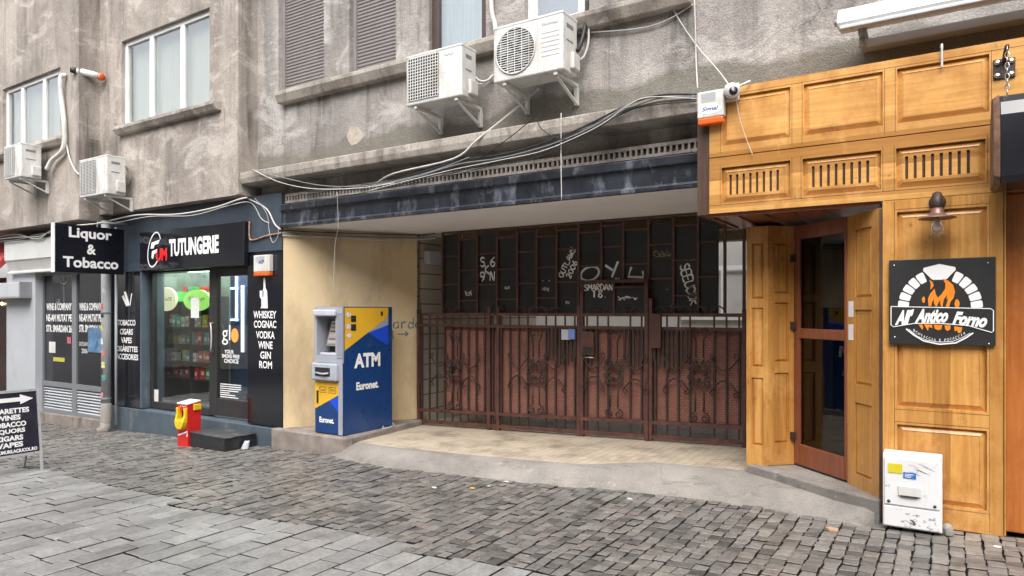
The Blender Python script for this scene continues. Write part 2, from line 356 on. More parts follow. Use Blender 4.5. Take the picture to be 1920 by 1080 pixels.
def _tiles():
    t = NT('small_tiles'); q = t.n.new('ShaderNodeTexBrick'); q.offset = 0; q.inputs['Scale'].default_value = 5
    q.inputs['Brick Width'].default_value = .5; q.inputs['Row Height'].default_value = .5; q.inputs['Mortar Size'].default_value = .012
    q.inputs['Color1'].default_value = (.46,.39,.30,1); q.inputs['Color2'].default_value = (.53,.455,.35,1); q.inputs['Mortar'].default_value = (.17,.135,.1,1)
    t.l.new(t.map(), q.inputs['Vector'])
    a = t.mix(q.outputs[0], (.17,.135,.10), t.ramp(t.noise(1.8, 9, None, .75), [(.47,0),(.64,.8)])); t.col(a); return t.set(.6)
TILE = _tiles()
def _blocks():
    t = NT('stone_blocks'); q = t.n.new('ShaderNodeTexBrick'); q.inputs['Scale'].default_value = 2.2
    q.inputs['Color1'].default_value = (.5,.44,.36,1); q.inputs['Color2'].default_value = (.42,.37,.3,1); q.inputs['Mortar'].default_value = (.12,.1,.08,1); q.inputs['Mortar Size'].default_value = .02
    t.l.new(t.map((1,1,1), (R(90),0,R(90))), q.inputs['Vector']); t.col(q.outputs[0]); return t.set(.8)
BLOCK = _blocks()
GL = glass('window_glass', (.9,.93,.92), .16)
GLU = glass('upper_window_glass', (.9,.93,.92), .26)
GLD = glass('dark_glass', (.25,.25,.26), .06)
REFLC = M('pane_reflection_cream', (.82,.78,.66), .9, .12, 3, stretch=(12,12,.4))  # cream sheet colour stands in for the reflections in the upper panes
SHUT = M('brown_shutter', (.235,.215,.208), .5, .08, 4)
BLU = M('atm_blue', (.006,.045,.17), .3, .1, 4, coat=.25, dirt=((.05,.09,.2), 5, .56, .5))
BLU2 = M('atm_bright_blue', (.015,.075,.62), .35, .04, 4)
YELP = M('atm_yellow', (.75,.43,.03), .4, .05, 4)
ATG = M('atm_grey', (.34,.35,.40), .45, .06, 6)
RED = M('red_plastic', (.62,.02,.018), .35, .08, 6)
YELB = M('yellow_plastic', (.75,.52,.02), .35, .1, 6)
ORG = M('orange_lens', (.70,.12,.015), .25, .05, 6)
FLAME = M('flame_orange', (.85,.25,.01), .5, .15, 9)
CABW = M('pale_cable', (.55,.53,.5), .6, .1)
CABB = M('black_cable', (.02,.02,.02), .5, .2)
COPP = M('weathered_copper', (.22,.13,.11), .4, .25, 20, metal=.6)
STEEL = M('steel', (.55,.55,.55), .25, .1, 20, metal=1)

# ================================================================== THE GROUND
tagS = struct
b = MB(); b.poly([(-70, -40, gz(-70)-.03), (50, -40, gz(50)-.03), (50, 40, gz(50)-.03), (-70, 40, gz(-70)-.03)]); tagS(b.build('street', JOINT))
bd = [G(*p) for p in ((-60,862), (0,876), (150,893), (257,927), (330,944), (480,972), (600,992), (720,1024), (870,1045), (1045,1082))]
BP = sorted([(-60., bd[0].y)] + [(q.x, q.y) for q in bd] + [(.5, -5.2), (8, -7.5)])
def yb(x):
    for (xa, ya), (xb, yb_) in zip(BP, BP[1:]):
        if xa <= x <= xb: return ya + (yb_-ya)*(x-xa)/(xb-xa)
    return -7
ramp_edge = [(-6.75,-.16), (-6.45,-.24), (-6.28,-.34), (-5.6,-.44), (-4.25,-.45), (-3.3,-.40), (-2.46,-.32), (-1.6,-.33), (-.9,-.42), (-.42,-.54)]
def front(x):                     # where the setts stop at the house side
    if x < -7.75: return -.12
    if x < -6.75: return -.2
    if x > -.42: return -.38
    for (xa, ya), (xb, yb_) in zip(ramp_edge, ramp_edge[1:]):
        if xa <= x <= xb: return ya + (yb_-ya)*(x-xa)/(xb-xa)
    return -.2
def stone(b, x0, x1, y0, y1, jit, bev, dome, dz, h=.05, tilt=.03):
    j = lambda: random.uniform(-jit, jit)
    tx, ty = random.uniform(-tilt, tilt), random.uniform(-tilt, tilt)
    cx, cy = (x0+x1)/2, (y0+y1)/2
    c = [(x0+j(), y0+j()), (x1+j(), y0+j()), (x1+j(), y1+j()), (x0+j(), y1+j())]
    z = lambda p: gz(p[0]) + dz + (p[0]-cx)*tx + (p[1]-cy)*ty
    inn = [(p[0] + (cx-p[0])*bev/(abs(x1-x0)/2), p[1] + (cy-p[1])*bev/(abs(y1-y0)/2)) for p in c]
    vs = [(p[0], p[1], z(p)-h) for p in c] + [(p[0], p[1], z(p)-bev*.7) for p in c] + [(p[0], p[1], z(p)) for p in inn] + [(cx, cy, z((cx, cy))+dome)]
    fs = [(i,(i+1)%4,4+(i+1)%4,4+i) for i in range(4)] + [(4+i,4+(i+1)%4,8+(i+1)%4,8+i) for i in range(4)] + [(8+i,8+(i+1)%4,12) for i in range(4)]
    b.add(vs, fs, 0, False)
    for k in range(len(fs)): b.m[-len(fs)+k] = 1 if k < 4 else 0
b = MB(); x = -17.
while x < 4.5:
    w = random.uniform(.088, .108); xm = x + w/2; k3 = int((xm+16.8)/.41); y = yb(xm) + (k3*7919 % 13)/13*.22 - .06; top = front(xm)
    wav = random.uniform(-.004, .004)
    while y < top - .03:
        l = random.uniform(.085, .125); l = min(l, top - y + .02)
        stone(b, x+.004, x+w-.004, y+.004, y+l-.004, .008, .006, .0015, random.uniform(-.005,.004) + wav, tilt=.02)
        y += l
    x += w
tagS(b.build('cobbled_street', [SETT, JOINT], recalc=False))
b = MB(); x = -16.8
while x < 4.5:
    w = .205; k3 = int((x+w/2+16.8)/.41); y = yb(x+w/2) + (k3*7919 % 13)/13*.22 - .07
    while y > -9:
        l = random.uniform(.24,.46)
        stone(b, x+.006, x+w-.006, y-l+.006, y-.006, .004, .005, .0005, random.uniform(-.004,.004), tilt=.006)
        y -= l
    x += w
tagS(b.build('stone_paving', [PAVE, JOINT], recalc=False))

# entrance ramp: concrete lip falling to the setts, small tiles behind it
def rz(x, y): return gz(x) + .13 + .02*(y > 0)
b = MB(); n = len(ramp_edge); rows = []
for k in range(60):
    x = -6.75 + k*(6.33)/59; y0 = front(x); yi = min(-.12, y0 + .34) if x < -3.2 else max(y0 + .34, -.12)
    pr = []
    yi = y0 + .34 + (.42 if x > -2.35 else max(0, (x+3.1)*.56)); yi = min(yi, .34)
    if x > -1.56: yi = .28-(x+1.56)*.63
    for t in (0, .15, .35, .6, .85, 1.0):
        y = y0 - .03 + (yi - y0 + .03)*t
        pr.append((x, y, gz(x) - .03 + (.18 - max(0, x+1.6)*.035)*math.sin(t*math.pi/2)**(.8 if x < -3 else .75) + random.uniform(-.001,.001)))
    rows.append(pr)
v = [p for r_ in rows for p in r_]; m_ = 6
b.add(v, [(i*m_+j, (i+1)*m_+j, (i+1)*m_+j+1, i*m_+j+1) for i in range(59) for j in range(5)], 0, True)
tagS(b.build('ramp_lip', CONC, recalc=False))
b = MB(); q = []
inner = [r_[-1] for r_ in rows]
inner = [(p[0], p[1]-.01 if p[0] < -1.56 else .3, p[2] if p[0] < -1.56 else gz(p[0])+.145) for p in inner]
b.add([(p[0], p[1], p[2]) for p in inner] + [(p[0]*.97-.05, 1.9, gz(p[0])+.152) for p in inner], [(i, i+1, 60+i+1, 60+i) for i in range(59)])
b.add([(-9,1.9,gz(-9)+.152), (0,1.9,gz(0)+.152), (0,14,gz(0)+.152), (-9,14,gz(-9)+.152)], [(0,1,2,3)])
tagS(b.build('entrance_floor', TILE, recalc=False))
b = MB()
b.prism([(-7.78,-.19,-.5), (-6.4,-.2,-.5), (-6.33,-.1,-.5), (-6.5,1.5,-.5), (-6.75,1.5,-.5), (-7.72,-.05,-.5)], (0,0,.5)); tagS(b.build('stone_kerb', CONCD, bevel=.02))
b = MB()
b.prism([(-1.56,.26,-.1), (-1.1,-.06,-.1), (-.75,-.3,-.1), (-.42,-.46,-.1), (-.40,-.3,-.1), (-.6,.2,-.1), (-1.1,.6,-.1), (-1.6,.6,-.1)], (0,0,.272)); tagS(b.build('door_step_slab', CONC, bevel=.015))

# ================================================================== APARTMENT BUILDING
bld = thing('apartment_building', 'weathered taupe plaster apartment house above the shops, with shutters and cornice', 'building', (-6,0,0))
def winbox(px0, px1, pyt, pyb, Y, pref=None):     # opening from four edges measured at the left side px0
    a = P(px0, pyb, Y); c = P(px1, pyb, Y); t = P(px0, pyt, Y); return (a.x, c.x, a.z, t.z)
w2 = winbox(228, 393, 78, 241, YB2); w1 = (xs(5,YB1), xs(113,YB1), P(12,288,YB1).z, P(4,168,YB1).z)
s1 = (xs(522,0), xs(607,0), 4.6, 6.25); s2 = (xs(655,0), xs(742,0), 4.6, 6.3); w3 = (xs(804,0), xs(911,0), 4.6, 6.3); w4 = (xs(984,0), xs(1096,0), 4.6, 6.3)
xr1 = xs(148, YB1); xl2 = xr1; xr2 = xs(447, YB2)
b = MB(); b.holed(-26, xr1, 3.11, 9, [w1, (w1[0]-3.2, w1[0]-1.6, w1[2], w1[3])], YB1, .2)
b.poly([(xr1,YB1,3.11),(xr1,.3,3.11),(xr1,.3,9),(xr1,YB1,9)]); b.poly([(-26,YB1,3.11),(xr1,YB1,3.11),(xr1,.3,3.11),(-26,.3,3.11)])
b.build('wall', PLA, bld, recalc=False)
b = MB(); b.holed(xl2+.002, xr2, 3.22, 9, [w2], YB2, .2)
b.poly([(xr2,YB2,3.22),(xr2,.3,3.22),(xr2,.3,9),(xr2,YB2,9)]); b.poly([(xl2+.002,YB2,3.22),(xr2,YB2,3.22),(xr2,.3,3.22),(xl2+.002,.3,3.22)])
b.box(xr2-.045, xr2+.006, YB2-.008, YB2+.05, 3.23, 9)        # pale corner bead
b.build('wall', PLA, bld, recalc=False)
b = MB(); b.holed(xr2+.001, 26, 3.5, 9, [s1, s2, w3, w4], 0, .22)
b.build('wall', PLB, bld, recalc=False)
b = MB(); xp = xs(484,0); b.box(xr2+.002, xp, -.012, .0, 3.56, 9); b.build('wall_strip', PLA, bld)
def window(o, Y, n, parent=bld, frame=PVC, fw=.072, back=REFLC, mull=None, inset=.09):
    x0, x1, z0, z1 = o; y = Y + inset; f = MB()
    f.box(x0, x1, y-.03, y+.04, z0, z0+fw); f.box(x0, x1, y-.03, y+.04, z1-fw, z1)
    f.box(x0, x0+fw, y-.03, y+.04, z0+fw, z1-fw); f.box(x1-fw, x1, y-.03, y+.04, z0+fw, z1-fw)
    ms = mull or [x0 + (x1-x0)*k/n for k in range(1, n)]
    for q in ms: f.box(q-fw*.7, q+fw*.7, y-.035, y+.04, z0+fw, z1-fw)
    edges = [x0] + list(ms) + [x1]
    win = f.build('window', frame, parent, bevel=.006)
    for a, c in zip(edges, edges[1:]):
        g = MB(); g.box(a+fw*.7, c-fw*.7, y+.0, y+.006, z0+fw, z1-fw); g.build('pane', GLU, win)
    k = MB(); k.box(x0, x1, y+.115, y+.125, z0, z1); k.build('pane_backing', back, win)
    return win
window(w2, YB2, 3, mull=[xs(289,YB2+.1), xs(347,YB2+.1)])
window(w1, YB1, 3, mull=[xs(47,YB1+.1), xs(88,YB1+.1)])
window((w1[0]-3.2, w1[0]-1.6, w1[2], w1[3]), YB1, 2)
def sill(x0, x1, Y, z, mat=PLA, th=.12, out=.13):
    b = MB(); b.prism([(x0,Y-out,z), (x0,Y-out,z-.05), (x0,Y-out+.05,z-th), (x0,Y+.02,z-th), (x0,Y+.02,z+.01)], (x1-x0,0,0)); return b
sill(xs(212,YB2-.12), xs(401,YB2-.12), YB2, w2[2]).build('sill', PLC, bld, bevel=.008)
sill(-26, xs(116,YB1-.1), YB1, w1[2]).build('sill', PLC, bld, bevel=.008)
sill(xs(514,-.15), xs(1290,-.15), 0, 4.6, th=.15, out=.15).build('sill', PLC, bld, bevel=.01)
def shutter(o, Y):
    x0, x1, z0, z1 = o; b = MB(); y = Y + .1; z = z0 + .012
    while z < z1:
        b.prism([(x0+.05,y+.006,z), (x0+.05,y-.004,z+.012), (x0+.05,y-.004,z+.036), (x0+.05,y+.008,z+.043), (x0+.05,y+.02,z+.04), (x0+.05,y+.02,z)], (x1-x0-.1,0,0)); z += .045
    sh = b.build('shutter', SHUT, bld)
    f = MB(); f.box(x0, x0+.05, y-.03, y+.06, z0, z1); f.box(x1-.05, x1, y-.03, y+.06, z0, z1); f.box(x0+.05, x1-.05, y-.02, y+.06, z0-.01, z0+.012)
    f.build('frame', SHUT, sh)
shutter(s1, 0); shutter(s2, 0)
BRN = M('brown_frame', (.07,.045,.04), .4, .1)
CURTB = M('blue_curtain', (.45,.55,.6), .8, .2, 4, stretch=(10,10,.3))
window(w3, 0, 1, frame=BRN, fw=.1, back=CURTB); window(w4, 0, 1, frame=PVC, fw=.11, back=M('blue_grey_blind', (.12,.17,.24), .6, .1), inset=.1)
# cornice, frieze, grille band, beam, soffit, ochre splay
b = MB(); xc0, xc1 = xr2 + .003, xs(1309,-.3)+.35
b.prism([(xc0,0,3.56), (xc0,-.27,3.53), (xc0,-.30,3.52), (xc0,-.30,3.44), (xc0,-.28,3.37), (xc0,.06,3.36), (xc0,.06,3.56)], (xc1-xc0,0,0))
b.build('cornice', PLC, bld, bevel=.01)
xb0, xb1 = -7.66, -1.3
b = MB(); b.box(xb0-.6, xb1, .03, .2, 3.03, 3.359); b.build('frieze', PLC, bld)
b = MB(); b.box(xb0, xb1, -.06, -.03, 3.165, 3.2); b.box(xb0, xb1, -.06, -.03, 3.075, 3.105); b.box(xb0, xb1, -.028, .025, 3.06, 3.075)
x = xb0 + .01
while x < xb1 - .05: b.box(x, x+.022, -.056, -.03, 3.105, 3.165); x += .058
b.build('frieze_grille', PLC, bld)
b = MB(); b.box(xb0, xb1, -.025, .02, 3.105, 3.165); b.build('frieze_backing', BLKM, bld)
b = MB()
b.prism([(xb0,.2,3.058), (xb0,-.1,3.058), (xb0,-.15,3.045), (xb0,-.15,2.965), (xb0,-.11,2.945), (xb0,-.11,2.785), (xb0,-.14,2.775), (xb0,-.14,2.735), (xb0,-.08,2.735), (xb0,-.08,2.75), (xb0,.2,2.75)], (xb1-xb0,0,0))
b.build('portal_beam', BEAMP, bld, bevel=.006)
b = MB(); b.prism([(-8.2,-.07,2.742), (-1.2,-.07,2.742), (-1.2,1.56,2.742), (-8.2,1.56,2.742)], (0,0,.2)); b.build('soffit', SOF, bld)
b = MB(); b.prism([(-7.645,-.09,0), (-6.62,1.5,0), (-7.0,1.6,0), (-8.0,.0,0)], (0,0,2.741)); b.build('ochre_wall', YEL, bld)
# passage behind the gate
b = MB(); b.box(-6.85, -6.62, 1.62, 5, -.3, 2.741); b.build('passage_wall', BLOCK, bld)
b = MB(); b.box(-1.6, -1.3, .62, 5, -.1, 2.741); b.build('passage_wall', PLB, bld)
b = MB(); b.box(-8, -1.2, 1.562, 5, 2.86, 3.0)
for k in range(2): b.box(-6.6, -1.6, 2.6+k*1.5, 2.85+k*1.5, 2.66, 2.8595)
b.build('passage_ceiling', M('cream_ceiling', (.6,.52,.38), .8, .15, 2), bld)
b = MB(); b.box(-16, 4, 9, 9.2, -.6, 5)
cy = b.build('courtyard_wall', M('pale_render', (.6,.59,.57), .8, .1, 1.5), bld)
b = MB(); b.holed(-5.1, -3.2, 1.4, 2.6, [(-5.0,-4.2,1.5,2.5), (-4.1,-3.3,1.5,2.5)], 8.95, .04); b.build('window', PVC, bld)
# roof edge high above, out of the picture, closes the house
b = MB(); b.box(-26, 26, YB1-.3, 5, 9.0, 9.2); b.box(-26, 26, 4.8, 5, 3.001, 9.0); b.box(2.21, 26, -.05, .2, -.2, 3.6); b.build('roof', PLB, bld)
# loose plaster marks
b = MB(); 
def scar(px, py, w, h, Y=0):
    c = P(px, py, Y); k = random.randint(9, 13); pts = []
    for i in range(k):
        a = 2*math.pi*i/k; q = random.uniform(.7, 1.15); pts.append((c.x + w*q*math.cos(a), Y-.003, c.z + h*q*math.sin(a)))
    b.prism(pts, (0,.004,0))
scar(667, 256, .16, .13); 
b.build('plaster_scar', M('bare_render', (.42,.37,.31), .95, .2, 12, .5, 50), bld)

# ================================================================== TOBACCO SHOP
YS = -.1
shop = thing('tobacco_shop', 'dark navy tobacconist shopfront with glossy black panels and glazed door', 'shop', (-9.5,-.1,-.35))
xL, xA, xD, xR, xE = xs(208,YS), -11.17, -9.46, -8.40, -7.648
b = MB(); b.box(xL, xE, YS-.02, .3, 2.43, 3.215); b.box(xL, xR, YS-.019, .3, 2.252, 2.429); b.build('fascia', NAVY, shop, bevel=.004)
b = MB(); b.box(xL, xA, YS, .28, .0, 2.249); pl = b.build('panel', [BLK], shop)
b = MB(); b.box(xR, xE, YS, .12, .0, 2.429); pr = b.build('panel', [BLK], shop)
b = MB(); b.box(xA, xA+.05, YS-.004, .28, .0, 2.249); b.build('jamb', NAVYB, shop)
b = MB(); b.hexa([(xL,YS-.03,-.6),(xE,YS-.03,-.6),(xE,.4,-.6),(xL,.4,-.6)], [(xL,YS-.03,-.02),(xE,YS-.03,-.02),(xE,.4,-.0),(xL,.4,-.0)]); b.build('base', NAVYB, shop, bevel=.008)
def lines(b, rows, X, Y, h, m=0, bold=.02):
    for t, z, w in rows: b.text(t, (X, Y, z), (1,0,0), (0,0,1), w, h, bold, m=m)
class Rows(list):                         # every written line becomes a part of its own
    def build(s, *a, **k): return [q.build(*a, **k) for q in s]
def rowpx(rows, Y):                       # (text, px0, px1, pyc, pixel height)
    out = Rows()
    for t, p0, p1, yc, hh in rows:
        b = MB(); out.append(b)
        a, c = P(p0, yc, Y), P(p1, yc, Y); z0 = P((p0+p1)/2, yc+hh/2, Y).z; z1 = P((p0+p1)/2, yc-hh/2, Y).z
        b.text(t, ((a.x+c.x)/2, Y, (z0+z1)/2), (1,0,0), (0,0,1), c.x-a.x, z1-z0, .025)
    return out
rowpx([('TOBACCO',221,254,605,11), ('CIGARS',225,249,622,11), ('VAPES',227,247,638,11), ('CIGÀRETTES',218,258,653,13), ('ACCESORIES',218,259,669,11)], YS-.004).build('lettering', WHTL, pl)
rowpx([('WHISKEY',475,518,590,14), ('COGNAC',476,518,608,14), ('VODKA',480,515,628,14), ('WINE',484,511,647,14), ('GIN',488,508,666,14), ('ROM',486,510,684,14)], YS-.004).build('lettering', WHTL, pr)
b = MB(); Yq = YS-.004                      # cigar mark
q = [P(*k, Yq) for k in ((232,548),(236,546),(243,571),(240,575))]; b.poly(q); b.poly([P(*k, Yq) for k in ((243,571),(246,550),(248,550),(244,575))]); b.poly([P(*k, Yq) for k in ((228,556),(232,553),(240,572),(237,575))])
b.build('cigar_mark', WHTL, pl)
b = MB()                                    # bottle and glass mark
b.poly([P(*k, Yq) for k in ((494,521),(497,521),(498,540),(501,546),(502,578),(492,578),(492,546),(494,540))])
b.poly([P(*k, Yq) for k in ((487,545),(494,544.5),(494,556),(492,560),(489,560),(487,556))]); b.poly([P(*k, Yq) for k in ((490,560),(491.5,560),(491.5,575),(494,578),(488,578),(490,575))])
b.build('bottle_mark', WHTL, pr)
Yw = .03
def rect_frame(x0, x1, y0, y1, z0, z1, l, r, bt, tp, m=0):
    f = MB(); f.box(x0, x0+l, y0, y1, z0, z1, m); f.box(x1-r, x1, y0, y1, z0, z1, m); f.box(x0+l, x1-r, y0, y1, z0, z0+bt, m); f.box(x0+l, x1-r, y0, y1, z1-tp, z1, m); return f
DKF = M('dark_frame', (.03,.029,.03), .35, .15, 5, dirt=((.09,.045,.03), 5, .58, .5))
sw = rect_frame(xA+.05, xD, Yw, Yw+.09, .0, 2.25, .07, .04, .11, .03).build('shop_window', DKF, shop, bevel=.006)
b = MB(); b.box(xA+.12, xD-.04, Yw+.04, Yw+.046, .11, 2.22); b.build('pane', GL, sw)
sd = rect_frame(xD, xR+.03, Yw-.01, Yw+.07, .02, 2.25, .16, .10, .26, .13).build('shop_door', DKF, shop, bevel=.006)
b = MB(); b.box(xD+.16, xR-.07, Yw+.02, Yw+.026, .28, 2.12); b.build('pane', GL, sd)
hx = xD + .08
b = MB(); b.tube([(hx,Yw-.01,.98), (hx,Yw-.06,.99), (hx+.04,Yw-.075,1.05), (hx+.05,Yw-.075,1.2), (hx+.04,Yw-.075,1.35), (hx,Yw-.06,1.41), (hx,Yw-.01,1.42)], .011); b.build('handle', M('pale_handle', (.5,.5,.5), .3), sd)
b = MB()
for z in (.42, 1.25, 2.05): b.tube([(xR-.03,Yw-.025,z), (xR+.02,Yw-.025,z)], .009)
b.build('hinge', STEEL, sd)
Yd = Yw + .015
b = MB(); q = P(419, 628, Yd), P(455, 628, Yd)
b.text('gl', (xs(424,Yd), Yd, P(424,628,Yd).z), (1,0,0), (0,0,1), .20, .30, .0); b.build('glass_lettering', WHTL, sd)
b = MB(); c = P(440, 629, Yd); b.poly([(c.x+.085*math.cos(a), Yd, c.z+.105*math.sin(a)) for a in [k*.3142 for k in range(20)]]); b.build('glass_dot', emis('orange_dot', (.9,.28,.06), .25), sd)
rowpx([('YOUR',421,438,659.5,7), ('SMOKE FREE',416,449,668,7), ('CHOICE',420,447,677,8)], Yd).build('glass_lettering', WHTL, sd)
b = MB()
for k in range(7):
    z = P(430, 722+k*4, Yd).z; b.box(xs(413,Yd), xs(random.choice((430,447,452,441)),Yd), Yd-.001, Yd, z, z+.014)
b.build('glass_notice', WHTL, sd)
b = MB(); b.text('18', P(384,521,Yw+.037), (1,0,0), (0,0,1), .085, .09, .0); b.build('glass_lettering', WHTL, sw)
def notice(px0, px1, py0, py1, Y, parent, mat, name='notice'):
    a, c = P(px0, py1, Y), P(px1, py0, Y); b = MB(); b.box(a.x, c.x, Y-.002, Y, a.z, c.z); return b.build(name, mat, parent)
notice(283,297,731,755, Yw+.037, sw, M('paper_notice', (.72,.66,.64), .7, .25, 30, stretch=(1,1,5)))
notice(358,373,558,596, Yw+.037, sw, M('white_notice', (.7,.72,.7), .7, .1, 20, stretch=(1,1,6)))
# the room behind the glass
room = thing('shop_interior', 'dim interior of the tobacconist seen through its window and door', 'shop interior', (-9.6,1.2,0))
INT = M('interior_dark', (.10,.11,.11), .7, .3, 2)
b = MB(); b.add([(-13.8,.31,0),(-7.9,.31,0),(-7.9,2.4,0),(-13.8,2.4,0),(-13.8,.31,2.5),(-7.9,.31,2.5),(-7.9,2.4,2.5),(-13.8,2.4,2.5)], [(0,1,2,3),(7,6,5,4),(2,6,7,3),(0,3,7,4)]); b.build('wall', INT, room, recalc=False)
b = MB(); b.box(-13.2, -8.4, .33, 2.3, 2.40, 2.41); b.build('fill_light', emis('fill_glow', (.85,.95,.9), 4), room)  # glowing sheet added overhead to brighten the shop room
sh = thing('display_shelf', 'dark shelving rack stocked with small cartons behind the shop window', 'shelf', (-11.6,.7,0))
ZS = (.42, .72, 1.02, 1.32, 1.80)
for z in ZS:
    b = MB(); b.box(-12.8, -10.5, .72, 1.05, z-.025, z); b.build('shelf', BLKM, sh)
for x in (-12.8, -11.9, -11.1, -10.5):
    b = MB(); b.box(x, x+.03, .72, 1.05, 0, 1.85); b.build('upright', BLKM, sh)
b = MB(); b.box(-12.8, -10.47, 1.06, 1.08, 0, 2.3); b.build('back_panel', M('shelf_back', (.13,.17,.14), .6, .4, 3), sh)
cols = {'green': (.10,.42,.12), 'white': (.75,.75,.72), 'red': (.6,.05,.04), 'yellow': (.8,.55,.05), 'teal': (.03,.38,.36), 'grey': (.3,.31,.33)}
cm = {k: M('carton_'+k, q, .4, .25, 25) for k, q in cols.items()}
names = {.42: 'lowest', .72: 'second lowest', 1.02: 'middle', 1.32: 'second highest', 1.80: 'highest'}
for z in ZS:
    x = -12.75
    while x < -10.62:
        k = random.choice(list(cols)); w, h = random.uniform(.07,.14), random.uniform(.12,.24)
        if random.random() < .95:
            b = MB(); yy = random.uniform(.74,.82); b.box(x, x+w, yy, yy+.1, z, z+h); b.box(x+w*.2, x+w*.8, yy-.002, yy, z+h*.3, z+h*.6, 1)
            tag(b.build('carton', [cm[k], cm['white' if k != 'white' else 'grey']]), f'small {k} carton on the {names[z]} shelf behind the shop window', 'carton', f'{k} cartons on the {names[z]} shelf')
        x += w + random.uniform(.008,.03)
def disc_sign(px, py, wpx, hpx, Y, label, fill, word):
    c = P(px, py, Y); a = P(px-wpx, py, Y).x; rx = c.x - a; r_z = P(px, py-hpx, Y).z - c.z
    t = thing('round_sign', label, 'sign', tuple(c)); b = MB()
    b.prism([(c.x + rx*math.cos(k*.1963), Y, c.z + r_z*math.sin(k*.1963)) for k in range(32)], (0,.04,0)); b.build('disc', fill, t)
    b = MB(); b.text(word, (c.x, Y-.004, c.z+.02), (1,0,0), (0,0,1), rx*1.3, r_z*.45, .0, .2); b.build('lettering', M('sign_green_ink', (.06,.13,.03), .5), t)
disc_sign(309, 561, 20, 22, .5, 'cream oval lit sign hanging at the left of the shop window', emis('cream_lit', (.72,.70,.45), .55), 'Snus')
disc_sign(368, 563, 24, 20, .6, 'bright green oval lit sign beside the white paper strip', emis('green_lit', (.30,.62,.12), .6), 'Shop')
b = MB(); q = P(322,548,.65), P(350,565,.65); b.box(q[0].x, q[1].x, .65, .68, q[1].z, q[0].z); tag(b.build('green_banner', emis('green_band', (.05,.45,.08), .35)), 'plain green strip between the two oval lit signs', 'banner')
cl = thing('drinks_cooler', 'tall drinks cooler with bright white and blue lit edges behind the door glass', 'cooler', (-10.2,1.3,0))
b = MB(); b.box(-10.75, -9.6, 1.15, 1.8, 0, 2.3); b.build('cabinet', M('cooler_blue', (.03,.05,.12), .3), cl)
b = MB(); 
c0, c1 = P(419,601,1.13), P(444,542,1.13)
for a in ((c0.x,c1.x,c0.z,c0.z+.03), (c0.x,c1.x,c1.z,c1.z+.03), (c1.x-.03,c1.x,c0.z,2.2)): b.box(a[0], a[1], 1.12, 1.148, a[2], a[3])
b.build('light_strip', emis('cooler_edge', (.6,.8,1), 2.2), cl)
b = MB(); e0, e1 = P(447,660,1.13), P(455,535,1.13); b.box(e0.x+.08, e1.x+.02, 1.12, 1.148, e0.z, e1.z); b.build('lit_panel', emis('cooler_white', (.9,.93,1), .6), cl)
# shop sign
sg = thing('shop_sign', 'long glossy black sign box reading TUTUNGERIE above the shop door', 'sign', (-9.7,-.16,2.25))
sx0, sx1, sz0, sz1 = xs(262,-.2), xs(457,-.2), 2.25, 2.87
b = MB(); b.box(sx0, sx1, -.2, -.121, sz0, sz1); b.build('sign_box', BLK, sg, bevel=.006)
Yt = -.206
b = MB(); a, c = P(317,465,Yt), P(410,457,Yt); b.text('TUTUNGERIE', ((a.x+c.x)/2, Yt, P(363,461,Yt).z), (1,0,0), (0,0,1), c.x-a.x, .27, .045, m=0); b.build('lettering', WHTL, sg)
b = MB(); q = P(294,478,Yt); b.text('UM', (q.x+.13, Yt, q.z), (1,0,0), (0,0,1), .30, .20, .05); b.build('red_lettering', M('letter_red', (.8,.02,.02), .5), sg)
b = MB(); c = P(289,468,Yt); ring = []
for k in range(34): a = R(35) + k*R(290)/33; ring.append((c.x + .17*math.cos(a) + .06*math.sin(a), Yt, c.z + .27*math.sin(a)))
b.ribbon(ring, .022, (0,-1,0)); 
for pts in (((282,466),(284,455),(300,449),(297,457),(290,459),(288,466)), ((284,483),(285,471),(295,467),(293,474),(289,476),(287,486))): b.poly([P(*k, Yt-.001) for k in pts])
b.build('logo', WHTL, sg)
# hanging sign across the pavement
hs_ = thing('hanging_sign', 'black hanging sign reading Liquor & Tobacco, set at right angles to the house', 'sign', (-11.48,-.7,2.2))
b = MB(); b.box(-11.56, -11.48, -1.24, -.2, 2.2, 2.945); b.build('sign_box', BLKS, hs_)
b = MB(); b.box(-11.565, -11.475, -1.255, -1.24, 2.195, 2.95); b.build('edge_trim', WHTL, hs_)
b = MB(); xt = -11.476
for t, p0, p1, yc, hh in (('Liquor',129,210,441,25), ('&',163,180,468,19), ('Tobacco',118,222,493,20)):
    a, c = PX(p0, yc, xt), PX(p1, yc, xt); z1, z0 = PX((p0+p1)/2, yc-hh/2, xt).z, PX((p0+p1)/2, yc+hh/2, xt).z
    b.text(t, (xt, (a.y+c.y)/2, (z0+z1)/2), (0,1,0), (0,0,1), c.y-a.y, z1-z0, .03); b.build('lettering', WHTL, hs_); b = MB()
b = MB(); b.tube([(-11.52,-.6,2.94), (-11.52,-.6,3.02), (-11.5,-.1,3.05)], .015); b.tube([(-11.52,-.9,2.945), (-11.52,-.1,3.1)], .012); b.build('bracket', CABW, hs_)

